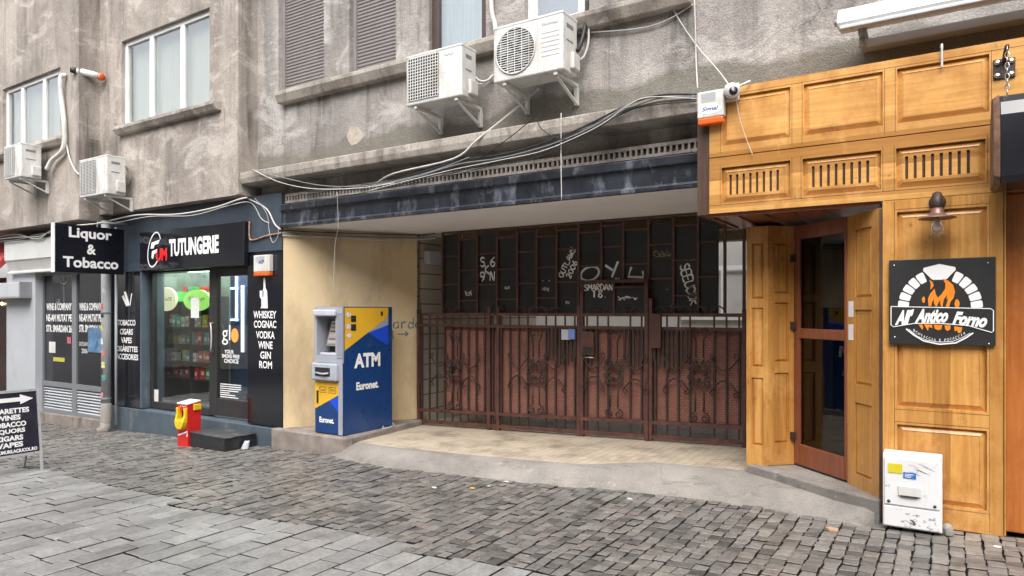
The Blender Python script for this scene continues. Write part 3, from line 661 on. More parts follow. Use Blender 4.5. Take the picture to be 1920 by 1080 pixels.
# siren box on the panel
def siren(px0, px1, py0, py1, Y, label, word, lens_frac=.2):
    a, c = P(px0, py1, Y-.07), P(px1, py0, Y-.07); x0, x1, z0, z1 = a.x, c.x, a.z, c.z; zl = z0 + (z1-z0)*lens_frac
    t = thing('alarm_siren', label, 'alarm siren', ((x0+x1)/2, Y, z0), 'alarm sirens on the facade')
    b = MB(); b.box(x0, x1, Y-.07, Y, zl, z1); b.build('housing', WHT, t, bevel=.012)
    b = MB(); b.box(x0+.006, x1-.006, Y-.075, Y, z0, zl-.001); b.build('lens', ORG, t, bevel=.012)
    b = MB(); n = 9
    for k in range(n): z = z1 - (z1-z0)*(.08+.032*k); b.box(x0+(x1-x0)*.15, x0+(x1-x0)*.7, Y-.072, Y-.07, z, z+.004)
    b.build('grille', LGREY, t)
    b = MB(); zc = zl + (z1-zl)*.3; 
    if word == 'Signal':
        b.prism([((x0+x1)/2+(x1-x0)*.42*math.cos(k*.314), Y-.072, zc+.038*math.sin(k*.314)) for k in range(20)], (0,.002,0))
        b.text(word, ((x0+x1)/2, Y-.0735, zc), (1,0,0), (0,0,1), (x1-x0)*.62, .045, .02, .3, m=1)
    else: b.text(word, ((x0+x1)/2, Y-.0725, (zl+z1)/2+.02), (1,0,0), (0,0,1), (x1-x0)*.36, .05, .04, .3, m=1)
    b.build('badge', [WHTL, M('badge_blue', (.02,.05,.3), .5)], t)
siren(475, 505, 477, 518, YS, 'small cream alarm siren with orange base above the WHISKEY list', 'ACP')

# ================================================================== WINE SHOP AND THE FAR LEFT
wine = thing('wine_shop', 'grey shopfront with two dark glazed panels, louvres and white metal canopy', 'shop', (-13.4,-.2,-.45))
Yv = -.18; vx0, vx1 = xs(79,Yv), xL-.03
zt, zb, zl0, zl1, zp = 2.26, .29, .20, -.22, -.7
p1 = (xs(81,Yv), xs(135,Yv)); p2 = (xs(143,Yv), xs(190,Yv))
b = MB(); b.holed(vx0, vx1, -.30, 2.5, [(p1[0],p1[1],zb,zt), (p2[0],p2[1],zb,zt), (p1[0],p1[1],zl1,zl0), (p2[0],p2[1],zl1,zl0)], Yv, .06); b.box(vx0, vx1, Yv+.08, .3, -.3, 2.5); b.build('frame', MGREY, wine, recalc=False)
for i, p in enumerate((p1, p2)):
    b = MB(); b.box(p[0], p[1], Yv+.03, Yv+.04, zb, zt); g = b.build('dark_pane', M('tinted_glass', (.035,.036,.042), .12, .1, 2), wine)
    b = MB(); Yg = Yv + .026; xm = (p[0]+p[1])/2; ww = (p[1]-p[0])*.88
    for t, yc in (('WINE & COMPANY',575), ('NE-AM MUTAT PE',596), ('STR. SMARDAN 26',616)):
        z = P(110 if i == 0 else 166, yc, Yg).z; b.text(t, (xm, Yg, z), (1,0,0), (0,0,1), ww, .135, .03)
    b.build('lettering', WHTL, g)
    b = MB(); z = zl0 - .015
    while z > zl1 + .03: b.prism([(p[0],Yv+.055,z), (p[0],Yv+.01,z-.03), (p[0],Yv+.015,z-.042), (p[0],Yv+.06,z-.01)], (p[1]-p[0],0,0)); z -= .052
    b.build('louvre', LGREY, wine)
b = MB(); c = P(120,520,Yv+.02); Yg = Yv+.02
b.ribbon([(c.x+.16*math.cos(R(180)+k*R(180)/12), Yg, c.z+.02+.14*math.sin(R(180)+k*R(180)/12)) for k in range(13)], .014, (0,-1,0)); b.text('G', (c.x, Yg, c.z), (1,0,0), (0,0,1), .1, .13, .0); b.box(c.x-.004, c.x+.004, Yg-.001, Yg, c.z-.62, c.z-.12)
for k in range(7): b.ribbon([(c.x-.25+random.uniform(-.08,.12), Yg, c.z-.5+random.uniform(-.12,.12)) for _ in range(3)], .006, (0,-1,0))
b.build('lettering', M('worn_white', (.45,.44,.42), .6), wine)
rowpx([('OUTLAWS',148,166,645,8), ('2006',153,164,658,9)], Yv+.026).build('graffiti', M('chalk_white', (.55,.55,.55), .7), wine)
notice(92,104,641,661, Yv+.027, wine, WHT, 'sticker'); notice(165,190,615,660, Yv+.027, wine, M('blue_poster', (.10,.2,.34), .4, .6, 8), 'poster'); notice(100,121,671,677, Yv+.027, wine, M('yellow_sticker', (.5,.45,.08), .5), 'sticker'); notice(126,133,632,644, Yv+.027, wine, M('red_sticker', (.5,.12,.14), .5, .5, 30), 'sticker')
b = MB(); b.hexa([(vx0-.1,Yv-.04,-.8),(vx1,Yv-.04,-.8),(vx1,.3,-.8),(vx0-.1,.3,-.8)], [(vx0-.1,Yv-.04,-.30),(vx1,Yv-.04,-.27),(vx1,.3,-.27),(vx0-.1,.3,-.30)]); b.build('plinth', CONCD, wine, bevel=.012)
b = MB(); b.box(xs(12,-.3), vx0-.001, -.3, .2, -.8, 2.33); b.build('pillar', LGREY, wine, bevel=.006)
cx0 = xs(8,-.45)
b = MB(); b.prism([(cx0,-.45,2.92), (cx0,-.45,2.56), (cx0,-.43,2.55), (cx0,-.36,2.36), (cx0,-.40,2.34), (cx0,-.40,2.31), (cx0,-.3,2.31), (cx0,.0,2.31), (cx0,.0,2.92)], (xL-.05-cx0,0,0)); b.build('canopy', M('canopy_white', (.62,.62,.60), .4, .06, 2, dirt=((.4,.37,.33), 3, .55, .5)), wine, bevel=.004)
b = MB(); b.box(-26, xL, -.1, .2, 2.93, 3.2); b.build('header', CONCD, wine)
# drainpipe
dp = thing('drainpipe', 'pale grey drainpipe covered in stickers between the two shops', 'drainpipe', (-11.99,-.28,gz(-12)))
pxm = xs(199,-.3); b = MB()
b.tube([(pxm,-.3,3.1), (pxm,-.3,.06)], .075, 14); b.build('pipe', M('pipe_grey', (.42,.43,.45), .45, .12, 5, dirt=((.65,.63,.6), 9, .56, .6)), dp)
b = MB(); b.lathe([(.075,.06), (.085,.05), (.085,-.28), (.09,-.3)], (pxm,-.3,.0), n=16); b.tube([(pxm,-.3,-.28), (pxm,-.32,-.38), (pxm-.03,-.42,-.42)], [.09,.092,.07], 14); b.build('foot', CONC, dp)
for z in (.12, 1.55):
    b = MB(); b.lathe([(.08,0), (.083,.005), (.083,.03), (.08,.035)], (pxm,-.3,z), n=16); b.build('clamp', MGREY, dp)
stk = [((.6,.15,.1),575), ((.05,.05,.05),590), ((.55,.55,.1),615), ((.7,.7,.7),545), ((.55,.6,.2),685), ((.04,.04,.05),697), ((.6,.2,.15),663), ((.65,.65,.65),640), ((.1,.3,.28),709), ((.6,.25,.2),742)]
for cc, py in stk:
    z = P(199, py, -.37).z; b = MB(); a0 = random.uniform(-2.0,-1.3); r_ = .0775
    b.add([(pxm+r_*math.cos(a0+k*.2), -.3+r_*math.sin(a0+k*.2), zz) for zz in (z-.05, z+.05) for k in range(5)], [(k,k+1,k+6,k+5) for k in range(4)]); b.build('sticker', M('sticker', cc, .5, .5, 35), dp, recalc=False)
b = MB(); b.tube([(pxm+.12,-.2,3.0), (pxm+.12,-.2,-.3)], .022, 8); tag(b.build('conduit', LGREY), 'thin grey conduit running beside the stickered drainpipe', 'conduit')
# far left neighbours
fl = thing('corner_shop', 'red and brown neighbouring shopfront at the far end of the row', 'shop', (-18,0,-.6))
b = MB(); b.box(-26, xs(12,-.3)-.01, .1, .3, -1, 2.3); b.build('frontage', WOODR, fl)
for k in range(5):
    b = MB(); b.box(-25+k*1.8, -23.5+k*1.8, .06, .099, .3+gz(-18), 1.8); b.build('pane', M('warm_dark_glass', (.05,.03,.025), .15), fl)
b = MB()
for k in range(6): b.lathe([(.0,-.04),(.04,0),(.0,.04)], (-17.4+k*.3, -.02, 1.75), n=8)
b.build('lamp', emis('warm_bulb', (1,.7,.35), 3), fl)
aw = MB(); q0 = P(-22,520,-.6); aw.prism([(-22,-.15,2.95), (-22,-.6,q0.z+.02), (-22,-.6,q0.z-.05), (-22,-.12,2.75)], (q0.x+22,0,0)); tag(aw.build('awning', M('red_fabric', (.5,.06,.06), .7)), 'red awning edge beside the white canopy', 'awning')
gs = thing('box_sign', 'small grey box sign on the pillar end under the red awning', 'sign', (-15.5,-.4,2.0))
a, c = P(-20,558,-.5), P(37,529,-.5); b = MB(); b.box(a.x, c.x, -.5, -.305, a.z, c.z); b.build('box', LGREY, gs, bevel=.01)
b = MB(); b.box(a.x-.01, c.x+.01, -.505, -.3, a.z-.02, a.z-.001); b.box(c.x-.03, c.x+.012, -.507, -.3, a.z, c.z+.01); b.build('rim', GREYM, gs)

# ================================================================== AIR CONDITIONERS
def ac_unit(x0, x1, yf, yb_, z0, z1, wall_y, style, label, logo=None):
    t = thing('air_conditioner', label, 'air conditioner', ((x0+x1)/2, wall_y, z0), 'outdoor air conditioner units on the facade')
    w, h = x1-x0, z1-z0
    b = MB(); b.box(x0, x1, yf, yb_, z0, z1); b.build('casing', WHT, t, bevel=.014)
    b = MB(); b.box(x0-.004, x1+.004, yf-.004, yb_+.004, z1-.022, z1+.004); b.build('top_cover', WHT, t, bevel=.006)
    g = MB()
    if style == 'round':
        cx, cz, r = x0+w*.33, z0+h*.5, h*.41
        k = MB(); k.lathe([(r,-.0015),(r,.001)], (cx, yf-.001, cz), 'y', 32); k.build('fan_opening', BLKM, t)
        k = MB()
        for i in range(5):
            a = i*2*math.pi/5; k.poly([(cx+r*.2*math.cos(a+q*.5), yf-.004-.002*(q>0), cz+r*.2*math.sin(a+q*.5)) if e == 0 else (cx+r*.9*math.cos(a+q*.9), yf-.004, cz+r*.9*math.sin(a+q*.9)) for e, q in ((0,0),(1,.1),(1,.9),(0,1))])
        k.build('fan', M('fan_grey', (.25,.27,.29), .4), t)
        n = 19
        for i in range(n):
            z = -r + (i+.5)*2*r/n; l = math.sqrt(r*r-z*z); g.box(cx-l, cx+l, yf-.012, yf-.007, cz+z-.004, cz+z+.004)
        for i in range(-2, 3): l = math.sqrt(r*r-(i*r*.36)**2); g.box(cx+i*r*.36-.003, cx+i*r*.36+.003, yf-.016, yf-.012, cz-l, cz+l)
        g.tube([(cx+r*math.cos(i*.2094), yf-.008, cz+r*math.sin(i*.2094)) for i in range(30)], .008, 6, closed=True)
        k = MB()
        for i in range(6): z = z0+h*(.28+.08*i); k.box(x0+w*.7, x0+w*.95, yf-.003, yf, z, z+.004)
        k.box(x0+w*.645, x0+w*.65, yf-.003, yf, z0+.01, z1-.03); k.build('front_groove', LGREY, t)
    else:
        gx0, gx1, gz0, gz1 = x0+w*.05, x0+w*(.6 if style == 'grid' else .62), z0+h*.09, z1-h*.07
        k = MB(); k.box(gx0, gx1, yf-.003, yf+.002, gz0, gz1); k.build('fan_opening', BLKM if style == 'grid' else MGREY, t)
        n, mm = (14, 12) if style == 'grid' else (22, 5)
        for i in range(n+1): z = gz0 + (gz1-gz0)*i/n; g.box(gx0, gx1, yf-.012, yf-.006, z-.004, z+.004)
        for i in range(mm+1): x = gx0 + (gx1-gx0)*i/mm; g.box(x-.004, x+.004, yf-.016, yf-.012, gz0, gz1)
    g.build('grille', WHT, t)
    k = MB(); k.box(x1, x1+.045, yb_-.16, yb_-.02, z0+.04, z0+h*.36); k.build('valve_cover', WHT, t, bevel=.012)
    k = MB(); k.box(x1-.001, x1+.002, yf+.07, yb_-.09, z1-.13, z1-.09); k.box(x1-.001, x1+.002, yf+.07, yb_-.09, z1-.26, z1-.245); k.build('side_handle', MGREY, t)
    if logo == 'squiggle':
        k = MB(); k.ribbon([(x0+w*(.70+.02*i), yf-.003, z1-h*.16+.012*math.sin(i*1.9)) for i in range(9)], .006, (0,-1,0)); k.build('logo', MGREY, t)
    elif logo:
        k = MB(); k.text(logo, (x0+w*.82, yf-.003, z1-h*.16), (1,0,0), (0,0,1), w*.22, .028, .01); k.build('lettering', M('logo_grey', (.35,.36,.4), .5), t)
    for x in (x0+w*.15, x1-w*.12):
        k = MB(); k.box(x-.02, x+.02, yf+.02, wall_y-.012, z0-.035, z0-.002); k.box(x-.02, x+.02, wall_y-.05, wall_y-.001, z0-.22, z0-.036)
        k.beam((x, yf+.05, z0-.04), (x, wall_y-.04, z0-.2), .03, .02); k.build('bracket', WHT, t, bevel=.003)
    return t
ac_unit(-13.6, -12.98, -1.09, -.78, 3.84, 4.40, YB1, 'plain', 'white air conditioner under the leftmost window, with a fat pipe rising behind it')
ac_unit(-11.73, -10.9, -.77, -.48, 3.41, 4.01, YB2, 'plain', 'white air conditioner mounted low between the two left windows')
ac_unit(-5.08, -4.31, -.5, -.235, 3.88, 4.43, 0, 'grid', 'white air conditioner with square grid grille beside the shuttered windows', 'squiggle')
ac_unit(-3.907, -3.10, -.5, -.2, 3.93, 4.49, 0, 'round', 'white air conditioner with round fan grille near the wooden front', 'Electrolux')

# ================================================================== GATE
YG = 1.48
def gx(px): return xs(px, YG)
def gslope(x): return .035*(x+4.25)
GXC = -4.25
def spiral(b, cx, cz, r, a0, turns, y, rad=.009, d=1):
    n = int(10*turns)+1; b.tube([(cx + r*(1-.8*i/n)*math.cos(a0+d*2*math.pi*turns*i/n), y, cz + r*(1-.8*i/n)*math.sin(a0+d*2*math.pi*turns*i/n)) for i in range(n+1)], rad, 5)
def ornament():                    # local about x = 0
    b = MB(); y = YG-.03
    for s in (-1, 1):
        b.tube([(s*.045,y,1.0), (s*.045,y,1.2), (s*.075,y,1.27), (s*.09,y,1.31)], .011, 5); spiral(b, s*.055, 1.305, .045, 0 if s > 0 else math.pi, 1.2, y, .009, s)
        b.tube([(s*.045,y,.98), (s*.03,y,.93)], .011, 5)
        b.tube([(s*.05,y,.38), (s*.05,y,.62)], .011, 5); spiral(b, s*.062, .31, .06, math.pi/2, 1.2, y, .011, -s)
        for z, k in ((.93,1), (.70,-1)): spiral(b, s*.085, z, .045, math.pi/2*k, 1.3, y, .008, -s*k)
        b.tube([(s*(.12+.02*math.sin(k*.5)), y, 1.0 - .12*math.sin(k*math.pi/10) if False else .98-.0*k) for k in range(2)], .008, 5)
        b.tube([(s*(.13+.30*k/10), y, .99-.13*math.sin(k*math.pi/10)) for k in range(11)], .010, 5); spiral(b, s*.155, 1.02, .04, -math.pi/2, 1.2, y, .008, -s); spiral(b, s*.405, 1.02, .04, -math.pi/2, 1.2, y, .008, s)
        b.tube([(s*(.13+.30*k/10), y, .62+.13*math.sin(k*math.pi/10)) for k in range(11)], .010, 5); spiral(b, s*.155, .60, .04, math.pi/2, 1.2, y, .008, s); spiral(b, s*.405, .60, .04, math.pi/2, 1.2, y, .008, -s)
    b.tube([(.085*math.cos(k*.2618), y-.01, .815+.1*math.sin(k*.2618)) for k in range(24)], .012, 5, closed=True)
    for k in range(8): a = k*math.pi/4+.39; spiral(b, .115*math.cos(a), .815+.13*math.sin(a), .038, a+math.pi, 1.2, y-.014, .008)
    for k in range(4): a = k*math.pi/2; b.lathe([(0,-.02),(.022,-.01),(.022,.01),(0,.02)], (.06*math.cos(a), y-.02, .815+.07*math.sin(a)), 'y', 8)
    return b
ORN = ornament().build('scroll_ornament', IRON)
_ornmesh = ORN.data; bpy.data.objects.remove(ORN)
def gate(name, label, px0, px1, posts, orns, dense, barstep=.135, skip=None):
    x0, x1 = gx(px0), gx(px1); t = thing(name, label, 'gate', ((x0+x1)/2, YG, gslope((x0+x1)/2)), None)
    def rail(z, hgt, m=RUST, th=.05, follow=True):
        b = MB(); b.beam((x0, YG, z + (gslope(x0) if follow else 0)), (x1, YG, z + (gslope(x1) if follow else 0)), th, hgt); b.build('rail', m, t)
    rail(1.553, .04, follow=False); rail(1.392, .04, follow=False); rail(.225, .045); rail(.055, .05)
    for p, ztop in posts:
        x = gx(p); b = MB(); b.box(x-.022, x+.022, YG-.03, YG+.03, gz(x)+.14, ztop); b.build('post', RUST, t, bevel=.004)
    n = int((x1-x0)/barstep); px_list = [x0 + (k+.5)*(x1-x0)/n for k in range(n)]
    bars = 0
    for x in px_list:
        if any(abs(x-gx(o)) < .06 for o in orns): continue
        b = MB(); b.box(x-.011, x+.011, YG-.012, YG+.012, .2+gslope(x), 1.40); b.box(x-.009, x+.009, YG-.009, YG+.009, .06+gslope(x), .2+gslope(x)); b.build('bar', IRON, t)
        b = MB(); b.box(x-.009, x+.009, YG-.009, YG+.009, 1.41, 1.535); b.build('short_bar', RUST, t)
    for a, c in dense:
        x = gx(a)
        w = gx(c)-gx(a); k = 0; nn = int(w/.055)
        for k in range(nn+1):
            x = gx(a)+w*k/max(1,nn); zz = 1.0 - .10*math.sin(math.pi*k/max(1,nn)); b = MB(); b.box(x-.013, x+.013, YG-.03, YG-.014, zz, 1.39); b.build('upper_bar', IRON, t)
    for o in orns:
        q = bpy.data.objects.new('scroll_ornament', _ornmesh); COL.objects.link(q); q.parent = t; q.location = Vector((gx(o), 0, gslope(gx(o)))) - t.location
    return t
g1 = gate('iron_gate', 'widest section of the rusty wrought iron gate, next to the cash machine', 785, 1087, [(786,1.62),(918,1.66),(935,1.66),(1086,1.66)], [855, 1007], [(1030,1080)])
g2 = gate('iron_gate', 'narrow wrought iron wicket door in the middle of the rusty gate', 1091, 1214, [(1092,1.99),(1213,1.99)], [1153], [(1098,1120),(1172,1206)])
g3 = gate('iron_gate', 'rusty wrought iron gate leaf beside the wooden pilaster', 1219, 1398, [(1221,1.75),(1396,1.62)], [1313], [(1228,1288)])
for t, a, c in ((g1, 832, 1086), (g2, 1092, 1213), (g3, 1221, 1396)):
    x0, x1 = gx(a), gx(c); b = MB(); b.hexa([(x0,YG+.045,.19+gslope(x0)),(x1,YG+.045,.19+gslope(x1)),(x1,YG+.055,.19+gslope(x1)),(x0,YG+.055,.19+gslope(x0))], [(x0,YG+.045,1.38),(x1,YG+.045,1.38),(x1,YG+.055,1.38),(x0,YG+.055,1.38)]); b.build('mesh_panel', BRK, t)
# wicket head with two dark panes
b = MB(); xa, xb_ = gx(1092), gx(1213); b.box(xa, xb_, YG-.03, YG+.02, 1.945, 1.985); xm = gx(1152); b.box(xm-.015, xm+.015, YG-.025, YG+.01, 1.575, 1.945); b.box(xm+.015, xb_-.03, YG-.025, YG+.01, 1.88, 1.9); b.build('head_frame', RUST, g2)
b = MB(); b.box(xa+.03, xm-.015, YG-.002, YG+.006, 1.575, 1.945); b.build('black_panel', PANEL, g2); b = MB(); b.box(xm+.015, xb_-.03, YG-.002, YG+.006, 1.575, 1.88); b.build('black_panel', PANEL, g2)
# small fittings on the gate
b = MB(); a, c = P(1052,637,YG-.06), P(1068,618,YG-.06); b.box(a.x, c.x, YG-.055, YG-.035, a.z, c.z); kp = b.build('notice_plate', LGREY, g1, bevel=.003)
a, c = P(1066,636,YG-.06), P(1078,617,YG-.06); b = MB(); b.box(a.x, c.x, YG-.075, YG-.035, a.z, c.z); kp = b.build('keypad', M('keypad_blue', (.15,.25,.55), .4), g1, bevel=.004)
a, c = P(1092,665,YG-.06), P(1113,622,YG-.06); b = MB(); b.box(a.x, c.x, YG-.06, YG-.03, a.z, c.z); lk = b.build('lock_box', RUST, g2, bevel=.004)
b = MB(); b.box(a.x+.01, c.x-.01, YG-.063, YG-.06, a.z+.02, a.z+.1); b.build('slot', BLKM, lk); b = MB(); b.tube([(a.x,YG-.08,a.z-.03), (c.x+.02,YG-.08,a.z-.03)], .008); b.build('handle', STEEL, lk)
a, c = P(1222,652,YG-.06), P(1240,590,YG-.06); b = MB(); b.box(a.x, c.x, YG-.09, YG-.03, a.z, c.z); b.build('letter_box', RUST, g3, bevel=.004)
# upper screen
YU = 1.53
scr = thing('grid_screen', 'tall rusty grid screen of black sheets with white graffiti above the iron gate', 'screen', (GXC,YU,1.57))
cols_px = [830, 861, 895, 932, 970, 1006.6, 1044, 1085, 1128, 1169, 1216.5, 1263, 1309, 1347, 1395]
rungs = [(250,360), (185,305,423), (240,360), (178,300,418), (155,233,356), (172,293,412), (148,222,350), (158,288), (130,213,345), (146,280), (205,337), (130,265,403), (195,330), ()]
def cy_(y): return 360 + y/2.0765
f = MB(); zt_ = 2.735; sx = [xs(p, YU) for p in cols_px]
for x in sx[:13] + [xs(1359,YU), sx[14]]: f.box(x-.015, x+.015, YU-.012, YU+.02, 1.575, zt_)
f.box(sx[0], sx[14], YU-.028, YU+.018, zt_-.02, zt_+.005)
for i, rr in enumerate(rungs):
    for r_ in rr:
        z = P((cols_px[i]+cols_px[i+1])/2, cy_(r_), YU).z
        if z > 2.7: continue
        f.box(sx[i]+.015, min(sx[i+1], sx[14])-.015, YU-.009, YU+.016, z-.011, z+.011)
f.build('frame', M('screen_frame', (.10,.042,.034), .55, .3, 9, .1, 60), scr)
tops = [165,178,165,180,158,172,148,150,132,146,120,125,118]
pan = []
for i in range(13):
    z1 = min(2.70, P((cols_px[i]+cols_px[i+1])/2, cy_(tops[i]), YU).z); b = MB(); b.box(sx[i]+.004, sx[i+1]-.004, YU+.022, YU+.03, 1.56, z1); pan.append(b.build('black_panel', PANEL, scr))
b = MB()                                            # curls along the top of the gate
for px in (850, 925, 990, 1030, 1130, 1180, 1255, 1300, 1330):
    x = gx(px); 
    for s in (-1,1): b.tube([(x+s*(.02+.16*k/6), YG-.02, 1.585+.07*math.sin(k*math.pi/6*.9)) for k in range(7)], .008, 5); spiral(b, x+s*.05, 1.62, .04, -math.pi/2, 1.2, YG-.02, .007, -s)
b.build('top_scrolls', IRON, g1)
# ---- painted writing: one-stroke letters
SF = {'S':[[(.9,1.2),(.5,1.4),(.1,1.15),(.3,.8),(.75,.6),(.85,.25),(.5,0),(.05,.15)]], '6':[[(.8,1.4),(.3,1.0),(.1,.4),(.4,0),(.8,.2),(.8,.6),(.4,.7),(.15,.5)]],
 '9':[[(.85,.9),(.5,.7),(.15,.9),(.2,1.3),(.6,1.4),(.85,1.1),(.75,.5),(.4,0)]], 'K':[[(.15,1.4),(.15,0)],[(.8,1.35),(.2,.65),(.9,0)]], 'N':[[(.1,0),(.15,1.4),(.8,0),(.9,1.4)]],
 'O':[[(.5,1.4),(.1,1.1),(.05,.5),(.4,0),(.85,.3),(.95,.9),(.5,1.4)]], 'U':[[(.1,1.4),(.1,.3),(.5,0),(.9,.3),(.9,1.4)]], 'T':[[(0,1.4),(1,1.4)],[(.5,1.4),(.5,0)]], 'L':[[(.15,1.4),(.1,0),(.9,.05)]],
 'A':[[(.05,0),(.5,1.4),(.95,0)],[(.25,.5),(.8,.5)]], 'W':[[(0,1.4),(.25,0),(.5,1),(.75,0),(1,1.4)]], '2':[[(.1,1.1),(.5,1.4),(.85,1.1),(.6,.6),(.1,0),(.9,.05)]], '0':[[(.5,1.4),(.1,1),(.1,.4),(.5,0),(.9,.4),(.9,1),(.5,1.4)]],
 'M':[[(.05,0),(.15,1.4),(.5,.5),(.85,1.4),(.95,0)]], 'R':[[(.1,0),(.1,1.4),(.7,1.3),(.8,.95),(.15,.7),(.9,0)]], 'D':[[(.1,0),(.1,1.4),(.6,1.3),(.9,.7),(.6,.1),(.1,0)]], '1':[[(.2,1.1),(.55,1.4),(.5,0)]],
 '8':[[(.5,.75),(.15,1.1),(.5,1.4),(.85,1.1),(.5,.75),(.1,.35),(.5,0),(.9,.35),(.5,.75)]], 'Y':[[(.05,1.4),(.5,.7)],[(.95,1.5),(.35,0)]], 'E':[[(.9,1.4),(.1,1.4),(.1,0),(.9,0)],[(.1,.7),(.7,.7)]], '.':[[(.2,.05),(.3,.05)]],
 'G':[[(.9,1.2),(.5,1.4),(.1,.9),(.15,.3),(.6,0),(.9,.4),(.5,.6)]], 'a':[[(.8,.8),(.3,.8),(.1,.3),(.4,0),(.8,.3)],[(.8,.9),(.8,0)]], 'r':[[(.2,.9),(.2,0)],[(.2,.5),(.5,.85),(.8,.8)]], 'd':[[(.8,.6),(.3,.8),(.1,.3),(.4,0),(.8,.2)],[(.8,1.5),(.8,0)]],
 '>':[[(0,.5),(1.8,.5)],[(1.3,.85),(1.8,.5),(1.3,.15)]]}
def smooth_pts(p, k=4):
    out = []
    for i in range(len(p)-1):
        a, b_, c, d = p[max(0,i-1)], p[i], p[i+1], p[min(len(p)-1,i+2)]
        for q in range(k):
            t = q/k; out.append(tuple(.5*((2*b_[j]) + (-a[j]+c[j])*t + (2*a[j]-5*b_[j]+4*c[j]-d[j])*t*t + (-a[j]+3*b_[j]-3*c[j]+d[j])*t**3) for j in (0,1)))
    return out + [p[-1]]
def scrawl(b, s, o, u, v, h, w=.013, n=(0,-1,0), gap=.3, sm=True):
    o, u, v = Vector(o), Vector(u), Vector(v); k = h/1.4; x = 0
    for ch in s:
        if ch == ' ': x += .8; continue
        for st in SF.get(ch, SF['O']):
            p = smooth_pts(st) if sm and len(st) > 2 else st
            ph = random.random()*6; b.ribbon([o + u*((x+q[0])*k + random.uniform(-.002,.002)) + v*(q[1]*k + random.uniform(-.002,.002)) for q in p], [w*(1.05+.3*math.sin(ph+i*.7)) for i in range(len(p))], n)
        x += 1 + gap
Yk = YU + .0185
Yk2 = YU - .032
ux, uz = (1,0,0), (0,0,1)
b = MB()
def at5(x, y, Y=Yk): return P(760 + x/2.0765, cy_(y), Y)
MARK = M('white_marker', (.80,.80,.78), .6, .1)
def tagmark(fn):
    b = MB(); fn(b); b.build('graffiti', MARK, scr)
def _t1(b):
    for ch, x, y in (('S',291,290), ('6',330,290), ('K',308,320), ('9',290,348), ('N',328,346)): scrawl(b, ch, at5(x,y), ux, uz, .125, .02)
tagmark(_t1)
al = R(62); u1 = Vector((math.cos(al),0,math.sin(al))); v1 = Vector((-math.sin(al),0,math.cos(al)))
def _t2(b): scrawl(b, 'OUTLAWS', at5(612,335), u1, v1, .075, .014, gap=.12); scrawl(b, '2006', at5(642,338), u1, v1, .075, .014, gap=.15)
tagmark(_t2)
oc = at5(718,318)
tagmark(lambda b: b.ribbon([(oc.x+.125*math.cos(k*.3142)+.03*math.sin(k*.3142), Yk, oc.z+.09*math.sin(k*.3142)) for k in range(21)], .03, (0,-1,0)))
def _t3(b): b.ribbon([at5(778,285), at5(808,305)], .03, (0,-1,0)); b.ribbon([at5(828,270), at5(804,332)], .03, (0,-1,0)); [b.ribbon([at5(k,337), at5(k+5,337)], .02, (0,-1,0)) for k in (818, 828)]
tagmark(_t3)
tagmark(lambda b: b.ribbon([at5(880,292), at5(868,330), at5(926,332), at5(924,308)], .03, (0,-1,0)))
al = R(-75); u2 = Vector((math.cos(al),0,math.sin(al))); v2 = Vector((-math.sin(al),0,math.cos(al)))
tagmark(lambda b: scrawl(b, 'SEEUZOR', at5(1068,285), u2, v2, .11, .017, gap=-.1))
for cx, cy2, w_, h_ in ((245,395,26,22), (397,373,20,12), (545,378,28,16), (632,430,16,12), (1020,380,10,4), (1038,445,8,5), (535,346,6,3), (560,346,6,3)):
    def _sc(b):
        for _ in range(3): b.ribbon([at5(cx-w_/2+w_*k/7, cy2+random.uniform(-h_,h_)/2) for k in range(8)], .009, (0,-1,0))
    tagmark(_sc)
b = MB()
for _ in range(3): b.ribbon([at5(965+70*k/9, 240+random.uniform(-16,16)) for k in range(10)], .008, (0,-1,0))
b.build('graffiti', M('gold_marker', (.35,.28,.14), .6), scr)
b = MB(); Yp = YG-.006; scrawl(b, 'SMARDAN', at5(696,384,Yp), ux, uz, .075, .013, gap=.05); scrawl(b, '18.', at5(726,411,Yp), ux, uz, .09, .016)
for _ in range(2): b.ribbon([at5(828+75*k/9, 413+random.uniform(-8,8), Yp) for k in range(10)], .009, (0,-1,0))
b.build('graffiti', WHTL, g2)
# writing on the ochre wall
wu = Vector((-6.62+7.645, 1.59, 0)).normalized(); wn_ = Vector((wu.y, -wu.x, 0))
b = MB()
def onwall(px, py):
    d = Vector(ray(px, py)); p0 = Vector((-7.645,-.09,0)) + wn_*.004; c = Vector((0,CAM_Y,CAM_Z)); s = (p0-c).dot(wn_)/d.dot(wn_); return c + d*s
scrawl(b, 'Garda', onwall(722,616), wu, uz, .15, .017, wn_, .05); scrawl(b, '8', onwall(728,635), wu, uz, .12, .016, wn_); scrawl(b, '>', onwall(746,632), wu, uz, .12, .016, wn_)
b.build('graffiti', M('blue_marker', (.12,.20,.22), .7, .4, 40), bld)
# meter box with pipe seen behind the left end
mb = MB(); a, c = PX(800,478,-6.55), PX(826,455,-6.55); mb.box(-6.615, -6.5, a.y, a.y+.35, 2.3, 2.5); tag(mb.build('meter_box', LGREY, bevel=.01), 'small grey box high on the block wall behind the gate', 'meter box')

